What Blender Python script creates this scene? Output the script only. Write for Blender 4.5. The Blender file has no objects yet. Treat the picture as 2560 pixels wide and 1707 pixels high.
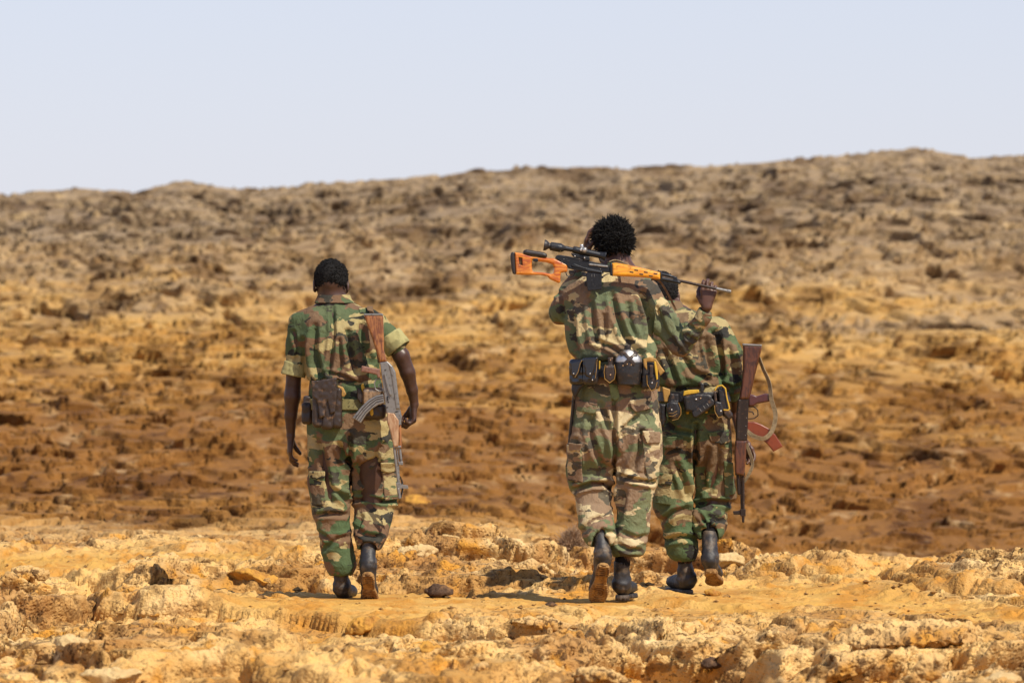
import bpy, math, random
import numpy as np
from mathutils import Vector
random.seed(7); RNG = np.random.default_rng(7)
sc = bpy.context.scene
COL = sc.collection
# ---------------- camera, sky, sun, exposure ----------------
FPX = 14222.0                      # focal length in photograph pixels (200 mm on 36 mm, 2560 px wide)
CAMZ = 1.5
PITCH = math.atan((853.5 - 742.0) / FPX)
cam = bpy.data.cameras.new('camera'); cam_o = bpy.data.objects.new('camera', cam); COL.objects.link(cam_o)
cam.lens = 200; cam.sensor_width = 36; cam.clip_start = 0.5; cam.clip_end = 20000
cam_o.location = (0, 0, CAMZ); cam_o.rotation_euler = (math.pi / 2 - PITCH, 0, 0)
cam.dof.use_dof = True; cam.dof.focus_distance = 28.1; cam.dof.aperture_fstop = 5.4
sc.camera = cam_o
SUN_AZ, SUN_EL = 44.0, 50.0        # degrees to the right of straight behind the camera, above the ground
w = bpy.data.worlds.new('World'); sc.world = w; w.use_nodes = True
nt = w.node_tree; nt.nodes.clear()
sky = nt.nodes.new('ShaderNodeTexSky'); sky.sky_type = 'NISHITA'; sky.sun_disc = False
sky.sun_elevation = math.radians(SUN_EL); sky.sun_rotation = math.radians(180 - SUN_AZ)
sky.altitude = 0; sky.air_density = 1.0; sky.dust_density = 0.3; sky.ozone_density = 2.0
tint = nt.nodes.new('ShaderNodeMix'); tint.data_type = 'RGBA'; tint.blend_type = 'MULTIPLY'
tint.inputs[0].default_value = 1.0; tint.inputs[7].default_value = (.96, .90, 1.14, 1)
bg = nt.nodes.new('ShaderNodeBackground'); bg.inputs[1].default_value = 0.097
out = nt.nodes.new('ShaderNodeOutputWorld')
# thin even haze: pale lavender near the horizon, fading upwards
geo = nt.nodes.new('ShaderNodeTexCoord'); sepz = nt.nodes.new('ShaderNodeSeparateXYZ'); mr = nt.nodes.new('ShaderNodeMapRange')
mr.inputs[1].default_value = -.05; mr.inputs[2].default_value = .9; mr.inputs[3].default_value = .74; mr.inputs[4].default_value = .05
hz = nt.nodes.new('ShaderNodeMix'); hz.data_type = 'RGBA'; hz.inputs[7].default_value = (6.40, 6.78, 7.75, 1)
nt.links.new(geo.outputs['Generated'], sepz.inputs[0]); nt.links.new(sepz.outputs[2], mr.inputs[0]); nt.links.new(mr.outputs[0], hz.inputs[0])
nt.links.new(sky.outputs[0], tint.inputs[6]); nt.links.new(tint.outputs[2], hz.inputs[6]); nt.links.new(hz.outputs[2], bg.inputs[0]); nt.links.new(bg.outputs[0], out.inputs[0])
SKY_TINT = tint.inputs[7]
sun = bpy.data.lights.new('sun', 'SUN'); sun.energy = 5.0; sun.angle = math.radians(0.5); sun.color = (1.0, 0.905, 0.75)
sun_o = bpy.data.objects.new('sun', sun); COL.objects.link(sun_o)
a, e = math.radians(SUN_AZ), math.radians(SUN_EL)
SUNV = Vector((math.sin(a) * math.cos(e), -math.cos(a) * math.cos(e), math.sin(e)))
sun_o.rotation_euler = SUNV.to_track_quat('Z', 'Y').to_euler(); sun_o.location = (5, -5, 12)
sc.view_settings.view_transform = 'Standard'; sc.view_settings.look = 'None'
sc.view_settings.exposure = 0.22; sc.view_settings.gamma = 1.0; sc.view_settings.use_curve_mapping = False

def W(px, py, Y):
    """world point on the plane y=Y seen at photograph pixel (px, py)"""
    u = (px - 1280.0) / FPX; v = (853.5 - py) / FPX
    dy = math.cos(PITCH) + v * math.sin(PITCH); dz = -math.sin(PITCH) + v * math.cos(PITCH)
    s = Y / dy
    return np.array([u * s, Y, CAMZ + dz * s])

# ---------------- object helpers ----------------
def tag(o, label=None, cat=None, group=None, kind=None):
    if label: o['label'] = label
    if cat: o['category'] = cat
    if group: o['group'] = group
    if kind: o['kind'] = kind
    return o
def empty(name, loc, label=None, cat=None, group=None):
    o = bpy.data.objects.new(name, None); COL.objects.link(o); o.location = loc; o.empty_display_size = 0.1
    return tag(o, label, cat, group)
def link(name, me, mat, parent=None):
    o = bpy.data.objects.new(name, me); COL.objects.link(o)
    if mat: me.materials.append(mat)
    if parent: o.parent = parent
    return o
def mesh_from(V, Q, smooth=True, name='mesh'):
    """V (n,3); Q (m,4) or (m,3)"""
    me = bpy.data.meshes.new(name); k = Q.shape[1]
    me.vertices.add(len(V)); me.vertices.foreach_set('co', np.ascontiguousarray(V, np.float32).ravel())
    me.loops.add(Q.size); me.loops.foreach_set('vertex_index', np.ascontiguousarray(Q, np.int32).ravel())
    me.polygons.add(len(Q)); me.polygons.foreach_set('loop_start', np.arange(len(Q), dtype=np.int32) * k)
    try: me.polygons.foreach_set('loop_total', np.full(len(Q), k, np.int32))
    except Exception: pass
    me.update(calc_edges=True)
    me.polygons.foreach_set('use_smooth', np.full(len(Q), smooth, bool))
    me.validate()
    return me

# ---------------- noise (numpy) ----------------
def _hash(*a):
    h = np.zeros(a[0].shape, np.uint32)
    for i, q in enumerate(a):
        h ^= q.astype(np.uint32) * np.uint32([0x9E3779B1, 0x85EBCA77, 0xC2B2AE3D, 0x27D4EB2F][i])
        h = (h ^ (h >> np.uint32(15))) * np.uint32(0x2C1B3C6D)
    h ^= h >> np.uint32(12); h = h * np.uint32(0x297A2D39); h ^= h >> np.uint32(15)
    return h
def _g2(ix, iy, fx, fy, s):
    t = _hash(ix, iy, np.full(ix.shape, s, np.int64)).astype(np.float32) * (2 * math.pi / 4294967296.0)
    return np.cos(t) * fx + np.sin(t) * fy
def n2(x, y, s=0):
    """gradient noise about -0.7..0.7"""
    ix = np.floor(x).astype(np.int64); iy = np.floor(y).astype(np.int64)
    fx = (x - ix).astype(np.float32); fy = (y - iy).astype(np.float32)
    u = fx * fx * fx * (fx * (fx * 6 - 15) + 10); v = fy * fy * fy * (fy * (fy * 6 - 15) + 10)
    a = _g2(ix, iy, fx, fy, s); b = _g2(ix + 1, iy, fx - 1, fy, s)
    c = _g2(ix, iy + 1, fx, fy - 1, s); d = _g2(ix + 1, iy + 1, fx - 1, fy - 1, s)
    return (a + (b - a) * u) * (1 - v) + (c + (d - c) * u) * v
def fbm2(x, y, s=0, o=4, g=0.5, l=2.03):
    r = 0; a = 1.0
    for i in range(o):
        r = r + a * n2(x, y, s + i * 17); a *= g; x = x * l + 5.3; y = y * l + 1.7
    return r
def _v3(ix, iy, iz, s):
    return _hash(ix, iy, iz, np.full(ix.shape, s, np.int64)).astype(np.float32) * (2 / 4294967296.0) - 1
def n3(P, s=0):
    """value-type 3-D noise about -1..1, P (n,3)"""
    I = np.floor(P).astype(np.int64); F = (P - I).astype(np.float32); U = F * F * (3 - 2 * F)
    x, y, z = I[:, 0], I[:, 1], I[:, 2]; r = 0
    for dx in (0, 1):
        wx = U[:, 0] if dx else 1 - U[:, 0]
        for dy in (0, 1):
            wy = U[:, 1] if dy else 1 - U[:, 1]
            for dz in (0, 1):
                wz = U[:, 2] if dz else 1 - U[:, 2]
                r = r + wx * wy * wz * _v3(x + dx, y + dy, z + dz, s)
    return r

# ---------------- implicit surfaces ----------------
class Pt:
    """flat float32 coordinate arrays"""
    def __init__(s, x, y, z): s.x, s.y, s.z = x, y, z
    def local(s, o, X, Y, Z):
        dx, dy, dz = s.x - o[0], s.y - o[1], s.z - o[2]
        return Pt(*[dx * np.float32(A[0]) + dy * np.float32(A[1]) + dz * np.float32(A[2]) for A in (X, Y, Z)])
def smin(a, b, k):
    h = np.clip(0.5 + 0.5 * (b - a) / k, 0, 1); return b + (a - b) * h - k * h * (1 - h)
def smax(a, b, k): return -smin(-a, -b, k)
def S(k, *ds):
    r = ds[0]
    for d in ds[1:]: r = smin(r, d, k)
    return r
def U(*ds):
    r = ds[0]
    for d in ds[1:]: r = np.minimum(r, d)
    return r
def seg(P, a, b, ra, rb=None):
    rb = ra if rb is None else rb
    a = np.asarray(a, float); b = np.asarray(b, float); ba = b - a; L = max(float(ba @ ba), 1e-9)
    x, y, z = P.x - a[0], P.y - a[1], P.z - a[2]
    t = np.clip((x * ba[0] + y * ba[1] + z * ba[2]) / L, 0, 1)
    return np.sqrt((x - t * ba[0]) ** 2 + (y - t * ba[1]) ** 2 + (z - t * ba[2]) ** 2) - (ra + (rb - ra) * t)
def chain(P, pts, k=0.0):
    """pts: [(xyz, r), ...]"""
    ds = [seg(P, pts[i][0], pts[i + 1][0], pts[i][1], pts[i + 1][1]) for i in range(len(pts) - 1)]
    return U(*ds) if k == 0 else S(k, *ds)
def ell(P, c, r):
    x, y, z = (P.x - c[0]) / r[0], (P.y - c[1]) / r[1], (P.z - c[2]) / r[2]
    return (np.sqrt(x * x + y * y + z * z) - 1) * min(r)
def box(P, c, h, r=0.0):
    x, y, z = np.abs(P.x - c[0]) - h[0] + r, np.abs(P.y - c[1]) - h[1] + r, np.abs(P.z - c[2]) - h[2] + r
    return np.sqrt(np.maximum(x, 0) ** 2 + np.maximum(y, 0) ** 2 + np.maximum(z, 0) ** 2) + np.minimum(np.maximum(x, np.maximum(y, z)), 0) - r
def poly2(x, z, pts):
    pts = np.asarray(pts, float); d = np.full(x.shape, 1e9, np.float32); sgn = np.ones(x.shape, np.float32)
    n = len(pts)
    for i in range(n):
        a = pts[i]; b = pts[i - 1]; e = b - a; wx, wz = x - a[0], z - a[1]
        t = np.clip((wx * e[0] + wz * e[1]) / max(e @ e, 1e-12), 0, 1)
        d = np.minimum(d, (wx - e[0] * t) ** 2 + (wz - e[1] * t) ** 2)
        c1 = z >= a[1]; c2 = z < b[1]; c3 = e[0] * wz > e[1] * wx
        sgn = np.where((c1 & c2 & c3) | (~c1 & ~c2 & ~c3), -sgn, sgn)
    return sgn * np.sqrt(d)
def ext(d2, d1, r=0.0):
    """extrude a 2-D distance by a 1-D one with rounded edges"""
    a, b = d2 + r, d1 + r
    return np.sqrt(np.maximum(a, 0) ** 2 + np.maximum(b, 0) ** 2) + np.minimum(np.maximum(a, b), 0) - r
def resample(st, n=160):
    st = sorted(st, key=lambda q: q[0]); A = np.array(st, float); z = A[:, 0]
    zz = np.linspace(z[0], z[-1], n); out = [zz]
    m = np.gradient(A[:, 1:], z, axis=0)
    i = np.clip(np.searchsorted(z, zz, side='right') - 1, 0, len(z) - 2)
    h = (z[i + 1] - z[i]); t = (zz - z[i]) / h
    for c in range(A.shape[1] - 1):
        v = A[:, c + 1]; mm = m[:, c]
        dl = np.diff(v) / np.diff(z)
        for j in range(len(mm)):                      # limit overshoot
            lo = dl[max(j - 1, 0)]; hi = dl[min(j, len(dl) - 1)]
            mm[j] = 0 if lo * hi < 0 else np.sign(mm[j]) * min(abs(mm[j]), 3 * min(abs(lo), abs(hi)))
        out.append((2 * t**3 - 3 * t**2 + 1) * v[i] + (t**3 - 2 * t**2 + t) * h * mm[i] + (-2 * t**3 + 3 * t**2) * v[i + 1] + (t**3 - t**2) * h * mm[i + 1])
    return np.array(out)
def loft(P, T, n=2.0, grow=0.0, cap=0.02):
    """T = resample([(z, cx, cy, a, b)...]) stacked ellipses"""
    z = T[0]; cx, cy, a, b = [np.interp(P.z, z, T[i]).astype(np.float32) for i in (1, 2, 3, 4)]
    a = a + grow; b = b + grow
    x, y = np.abs(P.x - cx) / a, np.abs(P.y - cy) / b
    q = np.sqrt(x * x + y * y) if n == 2 else (x ** n + y ** n) ** (1 / n)
    d = (q - 1) * np.minimum(a, b)
    dz = np.maximum(P.z - z[-1], z[0] - P.z)
    return smax(d, dz - grow, cap)

def surface(f, lo, hi, h, disp=None):
    """surface nets over a block-sparse grid; returns V, Q"""
    B = 8; lo = np.asarray(lo, float); hi = np.asarray(hi, float)
    nb = np.maximum(np.ceil((hi - lo) / (h * B)).astype(int), 1); N = nb * B
    g = [np.arange(n) for n in nb]
    bi = np.stack(np.meshgrid(*g, indexing='ij'), -1).reshape(-1, 3)
    c = lo + (bi * B + (B - 1) / 2) * h
    dc = f(Pt(*[c[:, i].astype(np.float32) for i in range(3)]))
    act = np.abs(dc) < h * B * 0.87 * 1.6 + 0.004
    vol = np.repeat(np.repeat(np.repeat(np.where(dc < 0, -1.0, 1.0).astype(np.float32).reshape(nb), B, 0), B, 1), B, 2)
    ab = bi[act] * B
    o = np.stack(np.meshgrid(*[np.arange(B)] * 3, indexing='ij'), -1).reshape(-1, 3)
    for s in range(0, len(ab), 1500):
        I = (ab[s:s + 1500, None, :] + o[None]).reshape(-1, 3)
        p = (lo + I * h).astype(np.float32)
        vol[I[:, 0], I[:, 1], I[:, 2]] = f(Pt(p[:, 0], p[:, 1], p[:, 2]))
    vol[0] = vol[-1] = 1; vol[:, 0] = vol[:, -1] = 1; vol[:, :, 0] = vol[:, :, -1] = 1
    ins = vol < 0
    cnt = np.zeros(np.array(vol.shape) - 1, np.int8)
    for dx in (0, 1):
        for dy in (0, 1):
            for dz in (0, 1):
                cnt += ins[dx:N[0] - 1 + dx, dy:N[1] - 1 + dy, dz:N[2] - 1 + dz]
    A = np.argwhere((cnt > 0) & (cnt < 8))
    idx = np.full(cnt.shape, -1, np.int32); idx[A[:, 0], A[:, 1], A[:, 2]] = np.arange(len(A))
    C = {}
    for dx in (0, 1):
        for dy in (0, 1):
            for dz in (0, 1): C[(dx, dy, dz)] = vol[A[:, 0] + dx, A[:, 1] + dy, A[:, 2] + dz]
    pos = np.zeros((len(A), 3)); num = np.zeros(len(A))
    for ax in range(3):
        for u in (0, 1):
            for v in (0, 1):
                p0 = [u, v]; p0.insert(ax, 0); p1 = list(p0); p1[ax] = 1
                a, b = C[tuple(p0)], C[tuple(p1)]; m = (a < 0) != (b < 0)
                t = np.where(m, a / np.where(m, a - b, 1), 0)
                q = np.tile(np.array(p0, float), (len(A), 1)); q[:, ax] += t
                pos += q * m[:, None]; num += m
    V = lo + (A + pos / num[:, None]) * h
    Qs = []
    for ax in range(3):
        sl0 = [slice(None)] * 3; sl1 = [slice(None)] * 3; sl0[ax] = slice(0, -1); sl1[ax] = slice(1, None)
        ch = ins[tuple(sl0)] != ins[tuple(sl1)]
        E = np.argwhere(ch); b, c2 = (ax + 1) % 3, (ax + 2) % 3
        E = E[(E[:, b] > 0) & (E[:, c2] > 0) & (E[:, b] < N[b] - 1) & (E[:, c2] < N[c2] - 1)]
        fl = ins[E[:, 0], E[:, 1], E[:, 2]]
        def cell(i, j):
            K = E.copy(); K[:, b] -= i; K[:, c2] -= j; return idx[K[:, 0], K[:, 1], K[:, 2]]
        q = np.stack([cell(1, 1), cell(0, 1), cell(0, 0), cell(1, 0)], 1)
        q[~fl] = q[~fl][:, ::-1]; Qs.append(q)
    Q = np.concatenate(Qs); Q = Q[(Q >= 0).all(1)]
    if disp is not None:
        e = h * 0.7; pf = V.astype(np.float32); p = Pt(pf[:, 0], pf[:, 1], pf[:, 2])
        G = np.stack([f(Pt(p.x + e, p.y, p.z)) - f(Pt(p.x - e, p.y, p.z)),
                      f(Pt(p.x, p.y + e, p.z)) - f(Pt(p.x, p.y - e, p.z)),
                      f(Pt(p.x, p.y, p.z + e)) - f(Pt(p.x, p.y, p.z - e))], 1)
        G /= np.maximum(np.linalg.norm(G, axis=1, keepdims=True), 1e-6)
        V = V + G * disp(V, G)[:, None]
    return V, Q
TRIS = [0]
def biggest(V, Q):
    lab = np.arange(len(V))
    while True:
        m = lab[Q].min(1); new = lab.copy()
        for k in range(4): np.minimum.at(new, Q[:, k], m)
        new = new[new]
        if (new == lab).all(): break
        lab = new
    u, c = np.unique(lab[Q[:, 0]], return_counts=True); keep = lab == u[c.argmax()]
    idx = np.cumsum(keep) - 1
    return V[keep], idx[Q[keep[Q[:, 0]]]]
def build(name, f, lo, hi, h, mat, parent=None, disp=None, label=None, single=False):
    V, Q = surface(f, lo, hi, h, disp)
    if single and len(Q): V, Q = biggest(V, Q)
    if len(Q) == 0: print('EMPTY', name); return None
    o = np.array(parent.matrix_world.translation if parent is None else parent.get('org', (0, 0, 0))) if parent else np.zeros(3)
    TRIS[0] += 2 * len(Q)
    ob = link(name, mesh_from(V - o, Q, True, name), mat, parent)
    if label: ob['label'] = label
    return ob
def thing(name, org, label, cat, group=None):
    o = empty(name, tuple(float(v) for v in org), label, cat, group); o['org'] = [float(v) for v in org]; return o

# ---------------- materials ----------------
class NB:
    def __init__(s, name):
        s.m = bpy.data.materials.new(name); s.m.use_nodes = True; s.t = s.m.node_tree
        s.b = s.t.nodes['Principled BSDF']; s.o = s.t.nodes['Material Output']
    def n(s, t, **k):
        q = s.t.nodes.new(t)
        for a, v in k.items(): setattr(q, a, v)
        return q
    def l(s, a, b): s.t.links.new(a, b)
    def co(s, scale=(1, 1, 1), rot=(0, 0, 0)):
        c = s.n('ShaderNodeTexCoord'); m = s.n('ShaderNodeMapping'); m.inputs['Scale'].default_value = scale; m.inputs['Rotation'].default_value = rot
        s.l(c.outputs['Object'], m.inputs[0]); return m.outputs[0]
    def noise(s, v, scale, detail=3, rough=0.5, w=None, dist=0.0):
        q = s.n('ShaderNodeTexNoise')
        q.noise_dimensions = '4D' if w is not None else '3D'
        q.inputs['Scale'].default_value = scale; q.inputs['Detail'].default_value = detail; q.inputs['Roughness'].default_value = rough
        q.inputs['Distortion'].default_value = dist
        s.l(v, q.inputs['Vector'])
        if w is not None:
            if isinstance(w, (int, float)): q.inputs['W'].default_value = w
            else: s.l(w, q.inputs['W'])
        return q.outputs['Fac']
    def math(s, op, a, b=0.0, clamp=False):
        q = s.n('ShaderNodeMath', operation=op, use_clamp=clamp)
        for i, v in enumerate((a, b)):
            if isinstance(v, (int, float)): q.inputs[i].default_value = v
            else: s.l(v, q.inputs[i])
        return q.outputs[0]
    def step(s, v, lo, hi):
        q = s.n('ShaderNodeMapRange'); q.interpolation_type = 'SMOOTHSTEP'
        s.l(v, q.inputs[0]); q.inputs[1].default_value = lo; q.inputs[2].default_value = hi; return q.outputs[0]
    def mix(s, f, a, b, blend='MIX'):
        q = s.n('ShaderNodeMix', data_type='RGBA', blend_type=blend)
        for i, v in ((0, f), (6, a), (7, b)):
            if isinstance(v, (int, float)): q.inputs[i].default_value = v
            elif isinstance(v, (tuple, list)): q.inputs[i].default_value = (*v[:3], 1)
            else: s.l(v, q.inputs[i])
        return q.outputs[2]
    def bump(s, h, strength=0.5, dist=0.01):
        q = s.n('ShaderNodeBump'); q.inputs['Strength'].default_value = strength; q.inputs['Distance'].default_value = dist
        s.l(h, q.inputs['Height']); s.l(q.outputs[0], s.b.inputs['Normal']); return q
    def set(s, **k):
        for a, v in k.items():
            a = a.replace('_', ' ')
            if isinstance(v, (int, float)): s.b.inputs[a].default_value = v
            elif isinstance(v, (tuple, list)): s.b.inputs[a].default_value = (*v[:3], 1)
            else: s.l(v, s.b.inputs[a])
        return s.m
def camo(name, green, brown, sand, black, wash=0.15, seed=0.0, sc_=1.0, tg=.49, ts=.590, tb=.595):
    b = NB(name); v = b.co((1.0 * sc_, 1.0 * sc_, 1.9 * sc_), (0, 0.12, 0))
    rnd = b.n('ShaderNodeObjectInfo').outputs['Random']
    w0 = b.math('MULTIPLY_ADD', rnd, 30.0); b.t.nodes[-1].inputs[2].default_value = seed
    wq = b.n('ShaderNodeTexNoise'); wq.inputs['Scale'].default_value = 8; wq.inputs['Detail'].default_value = 3; b.l(v, wq.inputs['Vector'])
    wv = b.n('ShaderNodeVectorMath', operation='MULTIPLY_ADD'); b.l(wq.outputs['Color'], wv.inputs[0]); wv.inputs[1].default_value = (.26, .26, .22); b.l(v, wv.inputs[2])
    V = wv.outputs[0]
    e = 0.006
    g = b.step(b.noise(V, 5.2, 0.6, .5, w0), tg - e, tg + e)
    s_ = b.step(b.noise(V, 6.4, 0.8, .5, b.math('ADD', w0, 11.3)), ts - e, ts + e)
    k_ = b.step(b.noise(V, 7.2, 1.4, .6, b.math('ADD', w0, 23.7)), tb - e, tb + e)
    c = b.mix(g, brown, green); c = b.mix(s_, c, sand); c = b.mix(k_, c, black)
    fade = b.noise(b.co(), 4.0, 3, .6)
    c = b.mix(b.math('MULTIPLY', b.step(fade, .35, .75), wash), c, (0.40, 0.33, 0.20))
    fine = b.noise(b.co(), 420, 2, .7)
    c = b.mix(b.math('MULTIPLY', fine, .35), c, b.mix(1.0, c, (.55, .55, .55), 'MULTIPLY'))
    wr = b.noise(b.co((1, 1, .8)), 26, 4, .55, dist=.6)
    wr2 = b.math('ABSOLUTE', b.math('SUBTRACT', wr, .5))
    h = b.math('ADD', b.math('MULTIPLY', wr2, 1.0), b.math('MULTIPLY', fine, .06))
    b.bump(h, .9, .016)
    return b.set(Base_Color=c, Roughness=.88, Specular_IOR_Level=.18)
def plain(name, col, rough=.6, metal=0.0, var=.3, scale=30, bump=.3, bd=.003, spec=.5, col2=None, t=(.45, .65), coat=0.0, det=5):
    b = NB(name); f = b.noise(b.co(), scale, det, .62)
    c2 = col2 or tuple(x * (1 - var) for x in col)
    c = b.mix(b.step(f, *t), col, c2)
    b.bump(b.noise(b.co(), scale * 2.2, 5, .6), bump, bd)
    b.set(Base_Color=c, Metallic=metal, Specular_IOR_Level=spec, Coat_Weight=coat)
    b.set(Roughness=b.math('ADD', b.math('MULTIPLY', f, .3), max(rough - .15, .02)))
    return b.m
# ---------------- ground ----------------
FEET = [W(855, 1500, 28.35), W(1552, 1497, 28.0), W(1712, 1482, 28.75), W(1500, 1497, 28.05), W(918, 1503, 28.3), W(1785, 1482, 28.8)]
CREST_PX = [(-4000, 500), (0, 478), (130, 470), (280, 462), (330, 470), (440, 447), (520, 452), (640, 462), (860, 452), (1000, 440), (1190, 414), (1420, 412),
            (1700, 408), (1850, 398), (2000, 386), (2180, 376), (2280, 368), (2400, 380), (2560, 384), (3400, 372), (7000, 420)]
def base_h(x, y):
    px = 1280 + x / y * FPX
    crest = np.interp(px, [c[0] for c in CREST_PX], [c[1] for c in CREST_PX])
    top = CAMZ + (742 - crest - 13) / FPX * 100.0
    R = np.clip((px - 1100) / 1000, 0, 1); R = R * R * (3 - 2 * R)       # right side dips more behind the near shelf
    zc = [np.zeros_like(x)] * 0
    ys = np.array([0, 14, 20, 24, 28, 32.2, 35.0, 40, 46, 54, 62, 72, 84, 93, 100, 106, 140, 400, 4000.])
    L = np.array([-.25, -.12, -.02, 0, 0, .02, -.02, -.12, -.22, .1, .55, 1.15, 0, 0, 0, 0, 0, 0, 0])
    Rr = np.array([-.25, -.12, -.02, 0, 0, -.02, -.24, -.62, -.72, -.3, .3, 1.1, 0, 0, 0, 0, 0, 0, 0])
    zl = np.interp(y, ys[:12], L[:12]); zr = np.interp(y, ys[:12], Rr[:12])
    near = zl * (1 - R) + zr * R
    t = np.clip((y - 72) / 28, 0, 1); up = (1.15 * (1 - R) + 1.1 * R)
    far = up + (top - up) * (t * (1.35 - .35 * t))
    z = np.where(y < 72, near, far)
    dn = np.clip((y - 100) / 300, 0, 1)
    z = np.where(y > 100, top - 0.02 * (y - 100) - 0 * dn, z)
    return np.maximum(z, -30.0)
def worley(x, y, s=0):
    ix = np.floor(x).astype(np.int64); iy = np.floor(y).astype(np.int64)
    d1 = np.full(x.shape, 9.0, np.float32); d2 = d1.copy(); idv = np.zeros(x.shape, np.float32)
    for dx in (-1, 0, 1):
        for dy in (-1, 0, 1):
            cx, cy = ix + dx, iy + dy
            h = _hash(cx, cy, np.full(cx.shape, s, np.int64)); hx = (h & np.uint32(0xffff)).astype(np.float32) / 65536; hy = (h >> np.uint32(16)).astype(np.float32) / 65536
            d = (cx + hx - x) ** 2 + (cy + hy - y) ** 2; d = d.astype(np.float32)
            m = d < d1
            d2 = np.where(m, d1, np.minimum(d2, d)); idv = np.where(m, (hx * 7.3 + hy * 3.1) % 1, idv); d1 = np.where(m, d, d1)
    return np.sqrt(d1), np.sqrt(d2), idv
def terrace(h, step, sharp):
    q = h / step; f = np.floor(q); t = q - f
    t = np.clip((t - .5) * sharp + .5, 0, 1); t = t * t * (3 - 2 * t)
    return (f + t) * step
def slabs(x, y, s, tilt=.5, gap=.10):
    """broken tilted plates: flat tops, a steep lip towards -y, dark cracks between them"""
    ix = np.floor(x).astype(np.int64); iy = np.floor(y).astype(np.int64)
    d1 = np.full(x.shape, 9.0, np.float32); d2 = d1.copy()
    hid = np.zeros(x.shape, np.float32); ox = hid.copy(); oy = hid.copy(); tid = hid.copy()
    for dx in (-1, 0, 1):
        for dy in (-1, 0, 1):
            cx, cy = ix + dx, iy + dy
            h = _hash(cx, cy, np.full(cx.shape, s, np.int64)); k = _hash(cx, cy, np.full(cx.shape, s + 5, np.int64))
            hx = (h & np.uint32(0xffff)).astype(np.float32) / 65536; hy = (h >> np.uint32(16)).astype(np.float32) / 65536
            ux = (x - cx - hx).astype(np.float32); uy = (y - cy - hy).astype(np.float32); d = ux * ux + uy * uy
            m = d < d1
            d2 = np.where(m, d1, np.minimum(d2, d)); d1 = np.where(m, d, d1)
            hid = np.where(m, (k & np.uint32(0xffff)).astype(np.float32) / 65536, hid); tid = np.where(m, (k >> np.uint32(16)).astype(np.float32) / 65536, tid)
            ox = np.where(m, ux, ox); oy = np.where(m, uy, oy)
    e = np.sqrt(d2) - np.sqrt(d1)
    body = np.clip(e / gap, 0, 1) ** .5
    top = hid - tilt * oy * (.3 + tid) + tilt * .9 * ox * (tid - .5)
    return body * (top + .35), hid
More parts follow.
